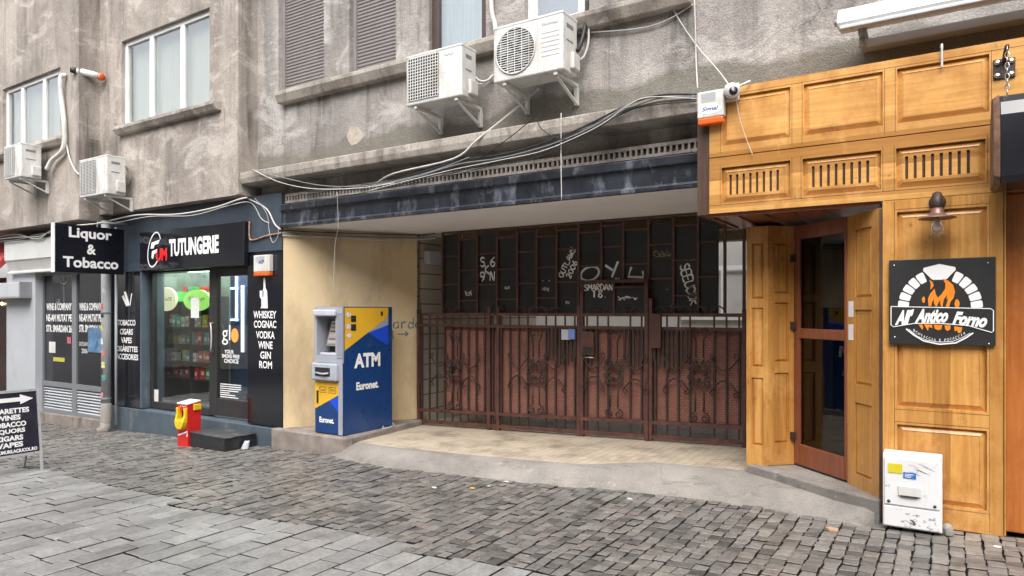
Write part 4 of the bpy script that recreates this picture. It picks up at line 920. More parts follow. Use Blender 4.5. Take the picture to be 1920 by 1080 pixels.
# ================================================================== CASH MACHINE
ax0, ax1, ay0, ay1, ah = -7.0, -6.475, -.10, .80, 1.655
atm = thing('cash_machine', 'blue and yellow cash machine standing on the stone kerb by the ochre wall', 'cash machine', (-6.74,.35,0))
b = MB(); b.box(ax0, ax1, ay0+.26, ay1, .004, ah); b.box(ax0, ax0+.02, ay0+.005, ay0+.26, .004, ah); b.box(ax1-.02, ax1, ay0+.005, ay0+.26, .004, ah); b.box(ax0+.02, ax1-.02, ay0+.03, ay0+.26, .004, .93); b.box(ax0+.02, ax1-.02, ay0+.005, ay0+.26, ah-.1, ah); b.build('body', BLU, atm, recalc=False)
xd = ax1 + .002
def side(pts, off=0): return [PX(p[0], p[1], xd+off) for p in pts]
def clip(pts): return [Vector((q.x, min(max(q.y, ay0+.012), ay1-.006), min(max(q.z, .02), ah-.006))) for q in pts]
b = MB(); b.poly(clip(side([(644,577),(728,577),(728,594),(644,658)]))); b.build('yellow_panel', YELP, atm, recalc=False)
b = MB(); b.poly(clip(side([(690,624),(728,594),(728,609)], .001))); b.build('grey_stripe', ATG, atm, recalc=False)
b = MB(); b.poly(clip(side([(690,624),(728,609),(728,648)], .001))); b.build('bright_blue_panel', BLU2, atm, recalc=False)
b = MB()
for t, p0, p1, yc, hh in (('ATM',664,713,675,27), ('Euronet.',668,710,722,15)):
    q0, q1 = PX(p0, yc, xd+.003), PX(p1, yc, xd+.003); z1, z0 = PX((p0+p1)/2, yc-hh/2, xd).z, PX((p0+p1)/2, yc+hh/2, xd).z
    b.text(t, (xd+.003, (q0.y+q1.y)/2, (z0+z1)/2), (0,1,0), (0,0,1), q1.y-q0.y, z1-z0, .045); b.build('lettering', WHTL, atm); b = MB()
b = MB()
for px, py in ((654,590),(654,612),(655,629)): c = PX(px, py, xd+.003); b.poly([(xd+.003, c.y+.045*math.cos(k*.52), c.z+.035*math.sin(k*.52)) for k in range(12)], 0)
for px, py, w_, h_ in ((663,594,.09,.03), (663,600,.09,.05), (663,614,.09,.085), (716,588,.04,.06)): c = PX(px, py, xd+.003); b.poly([(xd+.003, c.y-w_/2, c.z-h_/2), (xd+.003, c.y+w_/2, c.z-h_/2), (xd+.003, c.y+w_/2, c.z+h_/2), (xd+.003, c.y-w_/2, c.z+h_/2)], 1)
b.build('pictogram', [M('icon_pale', (.65,.6,.6), .5, .4, 60), BLKM], atm, recalc=False)
# front: surround with a deep recess, screen, keys, dispenser, service door
fy = ay0
b = MB(); b.holed(ax0+.005, ax1-.005, .93, ah-.002, [(ax0+.05, ax1-.13, 1.02, 1.52)], fy-.02, .26)
b.add([(ax0+.005,fy-.02,.93),(ax1-.005,fy-.02,.93),(ax1-.005,fy-.02,ah-.002),(ax0+.005,fy-.02,ah-.002),(ax0+.005,fy+.1,.93),(ax1-.005,fy+.1,.93),(ax1-.005,fy+.1,ah-.002),(ax0+.005,fy+.1,ah-.002)], [(0,4,5,1),(1,5,6,2),(2,6,7,3),(3,7,4,0)])
b.build('fascia', ATG, atm, recalc=False)
b = MB(); b.box(ax0+.05, ax1-.13, fy+.235, fy+.239, 1.02, 1.52); b.build('recess_back', ATG, atm)
b = MB()
for k in range(18): z = 1.0+k*.033; b.box(ax1-.1, ax1-.012, fy-.028, fy-.02, z, z+.02)
b.build('side_rib', ATG, atm)
b = MB(); b.box(ax0+.03, ax1-.1, fy-.075, fy-.02, 1.535, 1.615); b.build('hood', M('atm_pale', (.5,.52,.58), .4), atm, bevel=.015)
b = MB(); b.prism([(ax0+.09,fy+.1,1.14), (ax0+.09,fy+.2,1.48), (ax0+.09,fy+.23,1.48), (ax0+.09,fy+.14,1.14)], (.27,0,0)); sc_ = b.build('screen_bezel', MGREY, atm)
b = MB(); b.prism([(ax0+.11,fy+.101,1.17), (ax0+.11,fy+.185,1.46), (ax0+.11,fy+.187,1.46), (ax0+.11,fy+.103,1.17)], (.23,0,0)); b.build('screen', emis('screen_glow', (.30,.26,.22), .25), sc_)
b = MB()
for k, (z_, w_) in enumerate(((1.42,.17), (1.37,.2), (1.32,.12), (1.27,.2), (1.22,.15))):
    yq = fy+.101+(z_-1.17)*.29-.002; b.add([(ax0+.125, yq, z_), (ax0+.125+w_, yq, z_), (ax0+.125+w_, yq+.0065, z_+.022), (ax0+.125, yq+.0065, z_+.022)], [(0,1,2,3)], k % 2)
b.build('menu_line', [M('screen_purple', (.12,.10,.25), .3), M('screen_pale', (.55,.5,.42), .3)], sc_, recalc=False)
b = MB()
for i in range(4):
    for j in range(3): b.box(ax0+.11+i*.03, ax0+.132+i*.03, fy+.05+j*.03, fy+.072+j*.03, 1.0552, 1.062)
b.build('key', STEEL, atm)
b = MB(); b.box(ax0+.06, ax1-.14, fy+.02, fy+.2, 1.021, 1.055); b.build('shelf', M('atm_shelf', (.5,.52,.56), .4), atm, bevel=.01)
b = MB(); b.box(ax0+.09, ax0+.19, fy+.17, fy+.195, 1.06, 1.13); b.box(ax0+.22, ax0+.33, fy+.16, fy+.19, 1.06, 1.12); b.build('card_slot', BLKM, atm, bevel=.004)
b = MB(); b.box(ax0+.0, ax1-.06, fy-.075, fy-.0, .70, .925); ds = b.build('dispenser', M('dispenser_grey', (.38,.41,.46), .4), atm, bevel=.02)
b = MB(); b.box(ax0+.08, ax1-.17, fy-.079, fy-.07, .76, .87); b.build('slot', BLKM, ds); b = MB(); b.tube([(ax0+.1,fy-.085,.80), (ax1-.27,fy-.11,.79), (ax1-.19,fy-.085,.80)], .014, 8); b.build('lip', ATG, ds)
b = MB(); b.box(ax0+.006, ax1-.006, fy-.012, fy+.03, .012, .695); b.build('service_door', BLU, atm, bevel=.006)
b = MB(); b.box(ax1-.075, ax1-.004, fy-.022, fy-.012, .012, .93); b.build('edge_trim', ATG, atm)
yy = fy-.0145
b = MB(); b.poly([(ax0+.01,yy,.69), (ax1-.08,yy,.69), (ax1-.08,yy,.52), (ax0+.01,yy,.32)]); b.build('yellow_panel', YELP, atm, recalc=False)
b = MB(); b.poly([(ax0+.27,yy-.001,.44), (ax1-.08,yy-.001,.50), (ax1-.08,yy-.001,.30)]); b.build('bright_blue_panel', BLU2, atm, recalc=False)
b = MB(); b.text('Euronet.', (ax0+.23, yy-.002, .185), ux, uz, .27, .075, .04); b.build('lettering', WHTL, atm)
b = MB()
for x, w_ in ((ax0+.09,'Lei'), (ax0+.27,'RON')):
    for a in ((x,x+.13,.61,.614),(x,x+.13,.54,.544),(x,x+.004,.54,.614),(x+.126,x+.13,.54,.614)): b.box(a[0], a[1], yy-.003, yy-.001, a[2], a[3])
    b.text(w_, (x+.065, yy-.002, .577), ux, uz, .08, .035, .0)
b.build('button_outline', BLKM, atm)
b = MB(); b.box(ax0+.05, ax0+.075, yy-.012, yy, .40, .56); b.build('handle', BLKM, atm)
cw = MB(); cw.tube([(-6.47,.62,.03), (-6.42,.55,.012), (-6.40,.66,.012), (-6.44,.80,.02), (-6.5,.84,.05)], .008); tag(cw.build('power_cord', CABW), 'short white power cord lying on the kerb behind the cash machine', 'cord')

# ================================================================== WOODEN SHOPFRONT
wood_t = thing('wooden_shopfront', 'honey coloured panelled timber shopfront with recessed glazed door', 'shopfront', (-.5,-.2,0))
YF = -.4
fx0, fx1 = xs(1330,YF), 2.2; fz0, fz1, fzm = 2.44, 3.5, 2.92
def fpan(list_px, z0, z1): return [(xs(a,YF)-fx0, xs(c,YF)-fx0, z0, z1) for a, c in list_px]
# upper and lower board
T = frame_T((fx0, YF, fzm+.004), (1,0,0)); b = MB(); b.T = T
ups = fpan([(1354,1482),(1507,1655),(1682,1855),(1945,2200)], .09, fz1-fzm-.08); b.panelled(fx1-fx0, fz1-fzm-.004, ups, .3); b.build('fascia_board', WOODX, wood_t, recalc=False)
T = frame_T((fx0, YF, fz0), (1,0,0)); b = MB(); b.T = T
lows = []
for (a, c, z0, z1), (sa, sb) in zip(fpan([(1353,1482),(1505,1652),(1680,1848),(1945,2200)], .085, fzm-fz0-.095), ((1367,1463),(1522,1633),(1697,1823),(1960,2180))):
    xa, xb_ = xs(sa,YF)-fx0, xs(sb,YF)-fx0; st = (xb_-xa)/7.6
    lows.append((a, c, z0, z1, [(xa+k*st, xa+k*st+st*.36, z0+.065, z1-.065) for k in range(8)]))
b.panelled(fx1-fx0, fzm-fz0-.004, lows, .3); b.build('fascia_board', WOODX, wood_t, recalc=False)
b = MB(); b.box(fx0+.01, fx1-.01, YF+.03, YF+.29, fz0+.01, fz1-.01); b.build('fascia_backing', WOODD, wood_t)
b = MB(); b.box(fx0, fx1, YF+.301, .3, fzm-.1, fz1-.05); b.build('fascia_core', WOODD, wood_t)
b = MB(); b.box(xs(1307,YF), fx0-.002, YF+.005, .3, fz0-.01, fz1-.12); b.build('end_board', WOODD, wood_t, bevel=.004)
b = MB(); yj = YF-.0008
for a, c, z0, z1 in ups:
    for x in (a-.012, c+.012): b.box(fx0+x-.0015, fx0+x+.0015, yj, YF+.01, fzm+.03, fz1-.06)
for a, c, z0, z1, _ in lows:
    for x in (a-.012, c+.012): b.box(fx0+x-.0015, fx0+x+.0015, yj, YF+.01, fz0+.07, fzm-.07)
b.box(fx0, fx1, yj, YF+.01, fz0+.066, fz0+.069); b.box(fx0, fx1, yj, YF+.01, fz1-.059, fz1-.056); b.build('joint_shadow', WOODD, wood_t)  # thin dark strips drawing the shadow in the gaps between boards
# soffit of the fascia
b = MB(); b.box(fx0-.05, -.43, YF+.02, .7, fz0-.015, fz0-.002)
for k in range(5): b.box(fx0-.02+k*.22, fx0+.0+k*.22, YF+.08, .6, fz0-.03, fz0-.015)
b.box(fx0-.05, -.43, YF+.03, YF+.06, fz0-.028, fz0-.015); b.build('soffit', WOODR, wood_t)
# pillar
px0, px1 = xs(1655,YF), xs(1883,YF); zb_ = .015
T = frame_T((px0, YF, zb_), (1,0,0)); b = MB(); b.T = T; pw = px1-px0
pz = lambda py: P(1770, py, YF).z - zb_
b.panelled(pw, fz0-zb_-.004, [(.095, pw-.1, pz(948), pz(802)), (.095, pw-.1, pz(768), pz(392))], .32); b.build('pillar', WOODZ, wood_t, recalc=False)
b = MB(); yj = YF-.0008
for x in (.078, pw-.083): b.box(px0+x-.0015, px0+x+.0015, yj, YF+.01, .03, fz0-.02)
for z in (pz(948)-.02, pz(802)+.02, pz(768)-.02, pz(392)+.02): b.box(px0+.081, px0+pw-.086, yj, YF+.01, zb_+z-.0015, zb_+z+.0015)
b.build('joint_shadow', WOODD, wood_t)  # the pillar's joint shadows, likewise laid on as dark strips
b = MB(); b.box(px0-.022, px0-.002, YF-.006, YF+.05, .02, fz0-.06); b.build('edge_strip', WOODD, wood_t)
b = MB(); b.box(px1-.005, px1+.01, YF+.0, .2, 0.02, fz0-.004); b.build('pillar_return', WOODZ, wood_t)
# splayed jamb, door, inner reveal, pilaster
A = Vector((-.427,YF)); Bp = Vector((-.685,-.03)); C = Vector((-1.18,.45)); D_ = Vector((-1.378,.27)); E = Vector((-1.571,.275))
def splay(name, a, c, z0, z1, panels, mat, th=.05):
    u = Vector((c.x-a.x, c.y-a.y, 0)); w = u.length; b = MB(); b.T = frame_T((a.x, a.y, z0), u)
    b.panelled(w, z1-z0, [(w*.25, w*.78, p, q) for p, q in panels], th, bev=.025, depth=.02, lift=.012); return b.build(name, mat, wood_t, recalc=False)
zt2 = fz0-.055
splay('jamb', Bp, A, .06, zt2, [(.22,.80), (.95,1.55), (1.65,2.2)], WOODZ)
splay('reveal', D_, C, .178, zt2, [(.2,.85), (.95,1.5), (1.58,2.05)], WOODZ)
splay('pilaster', E, D_, .13, zt2, [(.22,.85), (.95,1.5), (1.58,2.1)], WOODZ)
b = MB(); b.box(E.x-.002, E.x+.02, E.y+.001, .6, .13, zt2); b.build('pilaster_return', WOODZ, wood_t)
for z_ in (1.36, 1.55):
    b = MB(); q = Bp.lerp(A, .07); u = Vector((A.x-Bp.x, A.y-Bp.y, 0)); b.T = frame_T((q.x, q.y, z_), u); b.box(-.01, .06, -.003, -.0005, 0, .13); b.build('sticker', WHTL, wood_t)
u = Vector((Bp.x-C.x, Bp.y-C.y, 0)); dw = u.length; dz0, dz1 = .19, zt2
b = MB(); b.T = frame_T((C.x, C.y, dz0), u); h = dz1-dz0; h2 = .0
b.box(0, .075, -.01, .06, 0, h); b.box(dw-.03, dw, -.01, .06, 0, h); b.box(.075, dw-.03, -.01, .06, 0, .19); b.box(.075, dw-.03, -.01, .06, h-.13, h); b.box(.075, dw-.03, -.012, .06, 1.16, 1.25)
dr = b.build('door', WOODR, wood_t, bevel=.008)
for za, zb2 in ((.19,1.16), (1.25,h-.13)):
    b = MB(); b.T = frame_T((C.x, C.y, dz0), u); b.box(.075, dw-.03, .015, .021, za, zb2); b.build('pane', GLD, dr)
    b = MB(); b.T = frame_T((C.x, C.y, dz0), u); b.box(.075, dw-.03, .35, .36, za, zb2); b.build('inner_blind', M('dim_interior', (.09,.085,.085), .6, .5, 2), dr)
for z in (.42, 1.44, 2.06):
    b = MB(); b.T = frame_T((C.x, C.y, dz0), u); b.box(-.03, .035, -.045, -.01, z-.2, z-.13); b.tube([(-.02,-.035,z-.22), (-.02,-.035,z-.12)], .016, 8); b.build('hinge', IRON, dr)
# orange framed bay on the right
ox0 = px1 + .012
b = MB(); b.box(ox0, ox0+.16, YF+.12, .2, .02, fz0-.005); b.box(ox0+.16, 2.2, YF+.15, .2, .02, .22); b.box(ox0+.16, 2.2, YF+.14, .2, .225, .40); b.box(ox0+.16, 2.2, YF+.12, .2, 2.2, fz0-.005); b.box(ox0+.16, 2.2, YF+.1, .2, .405, .46); bay = b.build('bay_frame', WOODO, wood_t, bevel=.008)
b = MB(); b.box(ox0+.16, 2.2, YF+.2, YF+.206, .46, 2.2); b.build('bay_pane', GLD, bay)
b = MB(); b.box(ox0+.16, 2.2, .15, .16, .46, 2.2); b.build('bay_curtain', INT, bay)

# siren and camera on the fascia
siren(1307, 1357, 165, 236, -.42, 'large white alarm siren with orange base on the corner of the wooden front', 'Signal')
ca = thing('security_camera', 'small white round security camera beside the large siren', 'camera', tuple(P(1372,170,-.42)))
c = P(1372,170,-.48); b = MB(); b.box(c.x-.07, c.x+.05, -.44, -.405, c.z-.075, c.z+.075); b.build('base', WHT, ca, bevel=.012)
b = MB(); b.T = Matrix.Translation(c) @ Matrix.Rotation(R(28), 4, 'Z') @ Matrix.Rotation(R(18), 4, 'X'); b.lathe([(.03,.06),(.06,.045),(.066,.0),(.062,-.05),(.05,-.062)], (0,0,0), 'y', 18); cb = b.build('body', WHT, ca)
b = MB(); b.T = Matrix.Translation(c) @ Matrix.Rotation(R(28), 4, 'Z') @ Matrix.Rotation(R(18), 4, 'X'); b.lathe([(.036,-.061),(.034,-.067),(.0,-.068)], (0,0,0), 'y', 16); b.build('lens', BLK, cb)
b = MB(); b.tube([c + Vector((.05,.02,.03)), c + Vector((.1,.03,.05)), c + Vector((.14,.05,.07))], .012); b.build('arm', WHT, ca)

# ---- wall lamp
lc = P(1757, 408, -.56)
lp = thing('wall_lamp', 'copper wall lamp with flat round shade and clear bulb on the timber pillar', 'lamp', (lc.x,YF,lc.z))
b = MB(); b.tube([(lc.x,YF-.005,lc.z+.13), (lc.x,YF-.05,lc.z+.16), (lc.x,-.53,lc.z+.16), (lc.x,-.56,lc.z+.12), (lc.x,-.56,lc.z+.04)], [.035,.035,.034,.033,.03], 10); b.lathe([(.05,-.02),(.055,-.012),(.055,0)], (lc.x,YF,lc.z+.13), 'y', 16); b.build('arm', IRON, lp)
b = MB(); b.lathe([(.03,.07),(.042,.05),(.046,.03),(.06,.018),(.115,.0),(.12,-.008),(.11,-.005),(.05,.01)], (lc.x,-.56,lc.z), n=28); b.build('shade', COPP, lp)
b = MB(); b.lathe([(.042,-.005),(.05,-.04),(.056,-.09),(.05,-.125),(.03,-.145),(.005,-.15)], (lc.x,-.56,lc.z), n=20); b.build('glass_cover', glass('clear_glass', (.99,.98,.96), .14), lp)
b = MB(); b.lathe([(.012,.0),(.014,-.03),(.026,-.065),(.02,-.09),(.002,-.1)], (lc.x,-.56,lc.z), n=12); b.build('bulb', M('warm_glass', (.85,.80,.70), .12), lp)

# ---- the restaurant sign
rs = thing('restaurant_sign', 'black square sign with oven arch and orange flames on the timber pillar', 'sign', (-.03,YF,1.35))
rx0, rx1, rz0, rz1 = xs(1667,-.43), xs(1867,-.43), 1.352, 1.982
b = MB(); b.box(rx0, rx1, -.43, YF-.003, rz0, rz1); b.build('plate', M('sign_black', (.02,.02,.021), .45, .1), rs, bevel=.003)
Yr = -.4325; wS, hS = rx1-rx0, rz1-rz0
def sp(u, v, k=0): return (rx0 + wS*u, Yr-.001*k, rz1 - hS*v)      # sign units: u right, v down
def cs(x, y, k=0): return sp((x-82)/637, (y-(478-(x-82)*.04))/(497+(x-82)*.0), k)
b = MB(); cX, cY, rI, rO = .488, .57, .30, .435
def arc(a, r): return (cX + r*math.cos(a)*.93, cY - r*math.sin(a)*1.06)
segs = [(180,168.5),(166.5,155),(153,141.5),(139.5,127.5),(125.5,113), (67,54.5),(52.5,40),(38,26.5),(24.5,12.5),(11,0)]
for a0, a1 in segs:
    a0, a1 = R(a0), R(a1); k = (a1-a0)/4; rI2, rO2 = .315, .43
    pts = [arc(a0 + k*.25, rO2-.004), arc(a0+k, rO2), arc(a0+3*k, rO2), arc(a1-k*.25, rO2-.004), arc(a1, rO2-.02), arc(a1, rI2+.015), arc(a1-k*.3, rI2), arc(a0+k*.3, rI2), arc(a0, rI2+.015), arc(a0, rO2-.02)]
    b.poly([sp(*p) for p in pts])
b.poly([sp(*p) for p in (arc(R(112),.44), arc(R(110),.468), arc(R(90),.478), arc(R(70),.468), arc(R(68),.44), arc(R(76),.325), arc(R(79),.312), arc(R(90),.306), arc(R(101),.312), arc(R(104),.325))])
b.build('oven_arch', WHTL, rs, recalc=False)
b = MB()
for pts in (((328,742),(325,700),(338,670),(365,640),(372,672),(385,690),(405,672),(428,640),(430,610),(412,580),(445,590),(475,615),(487,655),(478,690),(460,712),(452,742)),
            ((332,588),(352,600),(360,622),(348,640),(338,645),(342,615)), ((287,700),(300,685),(308,700),(303,724),(292,722)), ((483,722),(490,700),(502,695),(514,715),(510,740),(487,740)),
            ((268,852),(290,850),(296,868),(290,880)), ((300,848),(350,848),(352,868),(330,862),(325,885),(312,866)), ((360,848),(412,846),(405,872),(385,878),(366,870)), ((425,846),(460,846),(458,870),(440,880),(428,868)), ((482,850),(530,855),(520,885),(505,888),(498,872),(484,880))):
    b = MB(); b.poly([cs(x, y, 1) for x, y in pts]); b.build('flame', FLAME, rs, recalc=False)
b = MB()                                             # dark licks inside the fire
for pts in (((345,742),(350,715),(362,700),(360,720),(372,742)), ((378,742),(392,712),(402,705),(398,722),(404,742)), ((412,742),(420,700),(440,672),(436,700),(446,690),(440,715),(430,742)), ((372,672),(385,690),(405,672),(395,668),(385,676))): b.poly([cs(x, y, 2) for x, y in pts])
b.build('flame_gap', BLKM, rs, recalc=False)
b = MB(); rr = [(95,752),(690,742),(706,752),(706,866),(696,874),(560,842),(400,838),(240,846),(110,872),(95,862)]
b.poly([cs(x, y, 3) for x, y in rr]); b.build('banner', M('banner_black', (.02,.02,.021), .45), rs, recalc=False)
b = MB(); lp_ = rr + [rr[0]]; b.ribbon([cs(x, y, 4) for x, y in lp_], .006, (0,-1,0))
for i, ch_ in enumerate((((190,880),(240,915),(300,945),(395,958),(490,945),(550,912),(592,882)), ((205,880),(260,920),(320,940),(395,946),(470,938),(530,912),(575,884)))): b.ribbon([cs(x, y, 3) for x, y in ch_], .010 if i == 0 else .004, (0,-1,0))
al = R(1); base_pts = [(cs(180,812,5), "All'", .125, .115), (cs(345,797,5), 'Antico', .21, .105), (cs(570,808,5), 'Forno', .21, .10)]
b.build('outline', WHTL, rs, recalc=False)
for o, t, w_, h_ in base_pts: b = MB(); b.text(t, o, (1,0,.02 if t != 'Forno' else -.10), (0,0,1), w_, h_, .05, .5); b.build('lettering', WHTL, rs, recalc=False)
b = MB()
word = 'SCHIACCIA E FOCACCIA'
for i, ch_ in enumerate(word):
    if ch_ == ' ': continue
    t = i/(len(word)-1); a = R(-148 + 116*t); x = 395 + 178*math.cos(a); y = 905 - 34*math.sin(a)*1.0
    y = 893 + 48*(1-((t-.5)*2)**2) ; x = 240 + 300*t; sl = (t-.5)*-.55
    b.text(ch_, cs(x, y-6, 5), (1,0,-(-sl)*-1*.9 if False else sl*-1*.9), (0,0,1), .0115 if ch_ != 'I' else .003, .019, .0)
b.build('lettering', WHTL, rs, recalc=False)
b = MB()
for x, y in ((115,508),(676,488),(118,932),(680,938)): b.lathe([(.005,-.002),(.004,-.003),(0,-.004)], cs(x,y), 'y', 10)
b.build('screw', STEEL, rs)

# ---- utility box
ub = thing('utility_box', 'scuffed white metal utility cabinet with yellow and blue stickers below the sign', 'utility box', (-.2,-.5,.0))
x0, x1, z0, z1, yf = -.389, -.017, .02, .555, -.6
b = MB(); b.box(x0, x1, yf+.012, YF-.01, z0, z1); 
def _ub():
    t = NT('scuffed_white'); a = t.ramp(t.noise(3, 5), [(.3,(.70,.70,.71)),(.7,(.80,.80,.81))])
    a = t.mix(a, (.08,.07,.06), t.ramp(t.noise(9, 11, t.map((1,1,1.3)), .82), [(.58,0),(.65,.75)])); t.col(a); return t.set(.4)
UBM = _ub(); b.build('cabinet', UBM, ub, bevel=.008)
b = MB(); b.box(x0+.012, x1-.012, yf, yf+.011, z0+.165, z1-.03); d_ = b.build('door', UBM, ub, bevel=.006)
b = MB(); b.box(x0+.008, x1-.008, yf+.003, yf+.011, z0+.01, z0+.155); b.build('lower_panel', UBM, ub, bevel=.006)
b = MB(); b.box(x0+.1, x0+.245, yf-.012, yf-.001, z0+.24, z0+.315); b.build('plate', WHT, d_, bevel=.008); b = MB(); b.box(x0+.115, x0+.225, yf-.014, yf-.0125, z0+.235, z0+.245); b.build('slot', BLKM, d_)
b = MB(); b.box(x0+.035, x0+.125, yf-.004, yf-.001, z1-.135, z1-.068); b.build('sticker', M('yellow_sign', (.65,.55,.02), .5, .1), d_)
b = MB(); b.box(x0+.132, x0+.212, yf-.004, yf-.001, z1-.165, z1-.122, 0)
for k in range(3): b.box(x0+.142, x0+.2-.01*k, yf-.0055, yf-.0045, z1-.137-.010*k, z1-.133-.010*k, 1)
b.build('sticker', [M('blue_sign', (.02,.15,.5), .5), WHTL], d_)
for x in (x0+.04, x1-.045):
    b = MB(); b.lathe([(.011,-.002),(.009,-.006),(0,-.007)], (x, yf, z0+.19), 'y', 10); b.build('lock', BLKM, d_)
b = MB()
for _ in range(26):
    x, z = x0+random.uniform(.11,.33), z0+random.uniform(.02,.12); b.ribbon([(x+random.uniform(-.02,.02), yf+.0015, z+random.uniform(-.014,.014)) for _ in range(4)], .002, (0,-1,0))
for _ in range(9):
    x, z = x0+random.uniform(.13,.32), z1-random.uniform(.05,.12); b.ribbon([(x, yf-.0015, z), (x+.03, yf-.0015, z-.006), (x+.06, yf-.0015, z-.02)], .0015, (0,-1,0))
b.build('scuff_mark', BLKM, ub)
bs = MB(); bs.T = Matrix.Translation((.02,-.55,.0)); 
v = [Vector((math.cos(a)*math.cos(e), math.sin(a)*math.cos(e), math.sin(e))) for e in (-.5,.3,1.0) for a in [k*1.05 for k in range(6)]]
v = [Vector((q.x*.04, q.y*.045, q.z*.06+.04))*random.uniform(.85,1.1) for q in v]
bs.hexa(v[:6], v[6:12]); bs.hexa(v[6:12], v[12:]); tag(bs.build('loose_stone', CONC, bevel=.006), 'small loose stone beside the white utility cabinet', 'stone')
bs = MB(); c = G(1560, 996); v = [Vector((c.x+.05*random.uniform(.7,1.2)*math.cos(k*.9), c.y+.04*random.uniform(.7,1.2)*math.sin(k*.9), c.z+.0)) for k in range(7)]
bs.hexa(v, [q + Vector((random.uniform(-.008,.008), 0, .022)) for q in v]); tag(bs.build('broken_tile', M('salmon_stone', (.42,.27,.18), .8, .2, 20), bevel=.004), 'small salmon coloured fragment lying on the setts before the door', 'stone')
lit = [(917,913,'white'), (814,916,'white'), (1180,937,'white'), (885,917,'yellow'), (950,905,'white'), (1870,1028,'white')]
for i, (px, py, k) in enumerate(lit):
    c = G(px, py); w_ = random.uniform(.018,.035); bs = MB(); v = [Vector((c.x+w_*random.uniform(.6,1.2)*math.cos(a), c.y+.6*w_*random.uniform(.6,1.2)*math.sin(a), c.z+.008)) for a in [q*1.05 for q in range(6)]]
    bs.hexa(v, [q + Vector((0,0,.006)) for q in v]); tag(bs.build('paper_scrap', cm[k]), 'yellow scrap of litter on the setts' if k == 'yellow' else 'white scrap of litter lying on the setts', 'litter', 'white litter scraps on the setts' if k == 'white' else None)

# ---- hanging drum sign with bracket and chain
br = thing('chain_bracket', 'black bolted bracket plate with chain on the timber fascia', 'bracket', (.3,YF,3.2))
a, c = P(1862,150,YF-.012), P(1904,106,YF-.012); b = MB(); b.box(a.x, c.x, YF-.012, YF-.001, a.z, c.z); bp = b.build('plate', IRON, br, bevel=.003)
for x in (a.x+.025, c.x-.025):
    for z in (a.z+.025, c.z-.025): b = MB(); b.lathe([(.02,-.013),(.02,-.022),(.012,-.03),(0,-.031)], (x, YF, z), 'y', 10); b.build('bolt', STEEL, bp)
cxm = (a.x+c.x)/2; b = MB(); b.tube([(cxm,YF-.01,c.z-.03), (cxm,YF-.1,c.z), (cxm,-.68,c.z+.0)], .014, 8); b.build('arm', IRON, br)
b = MB(); z = c.z - .005
k = 0
hz_ = 3.06
while z > hz_:
    ax = Vector((1,0,0)) if k % 2 else Vector((0,1,0)); ctr = Vector((cxm-.0,-.68,z-.02)); b.tube([ctr + ax*.012*math.cos(q*.785) + Vector((0,0,.022*math.sin(q*.785))) for q in range(8)], .004, 5, closed=True); z -= .036; k += 1
b.build('chain', STEEL, br)
dm = thing('drum_sign', 'glossy black rounded sign with rough brown rim hanging by a chain', 'sign', (.8,-.7,2.42))
X0, X1 = P(1876,250,-.9).x, 1.6; prof = []
for k in range(25):
    a = R(-60) + k*R(300)/24 ; prof.append((.0,0))
prof = [(-.46,2.43), (-.86,2.43), (-.895,2.47), (-.90,2.6), (-.895,2.75), (-.88,2.87), (-.84,2.96), (-.78,3.015), (-.70,3.035), (-.60,3.02), (-.50,2.96), (-.46,2.87)]
b = MB(); b.hexa([(X0,y,z) for y, z in prof], [(X1,y,z) for y, z in prof]); b.build('body', BLK, dm, bevel=.004)
cyy, czz = -.68, 2.73
b = MB(); b.hexa([(X0-.035,cyy+(y-cyy)*.96,czz+(z-czz)*.96) for y, z in prof], [(X0-.001,cyy+(y-cyy)*1.03,czz+(z-czz)*1.03) for y, z in prof]); b.build('rim', M('rough_brown', (.16,.085,.055), .8, .5, 14, .8, 40), dm)
# ---- awning cassette
aw = thing('awning_cassette', 'long white folded awning cassette on the wall above the timber front', 'awning', (.6,-.2,3.8))
wx0 = xs(1573,-.35)
b = MB(); b.prism([(wx0,-.46,3.80), (wx0,-.48,3.83), (wx0,-.46,3.90), (wx0,-.40,3.96), (wx0,-.28,3.98), (wx0,-.20,3.94), (wx0,-.2,3.84), (wx0,-.3,3.82)], (3.4,0,0)); b.build('cassette', WHT, aw, bevel=.006)
b = MB(); b.box(wx0+.02, wx0+3.4, -.5, -.44, 3.772, 3.799); b.build('front_rail', M('rail_grey', (.55,.57,.6), .3), aw, bevel=.006)
b = MB(); b.box(wx0+.14, wx0+3.4, -.14, -.001, 3.72, 3.79); b.build('wall_rail', LGREY, aw, bevel=.006)
b = MB(); b.lathe([(.03,-.03),(.03,0)], (wx0,-.36,3.88), 'x', 14); b.build('end_cap', GREYM, aw)
b = MB(); b.tube([(wx0+.16,-.3,3.83), (wx0+.16,-.28,3.74)], .018, 8); b.tube([(wx0+.16,-.28,3.75), (wx0+.16,-.28,3.68)], .028, 8); b.box(wx0+.13, wx0+.19, -.3, -.001, 3.79, 3.819); b.build('crank_joint', GREYM, aw)
# torn flashing between wall and timber
b = MB(); q = []
k = 0; x = xs(1345,-.1); top = []
while x < 2.2: top.append((x, random.uniform(3.53,3.60))); x += random.uniform(.05,.12)
b.add([(x, -.02, z) for x, z in top] + [(x, -.05, 3.48) for x, z in top], [(i, i+1, len(top)+i+1, len(top)+i) for i in range(len(top)-1)]); b.build('torn_flashing', CONCD, bld, recalc=False)

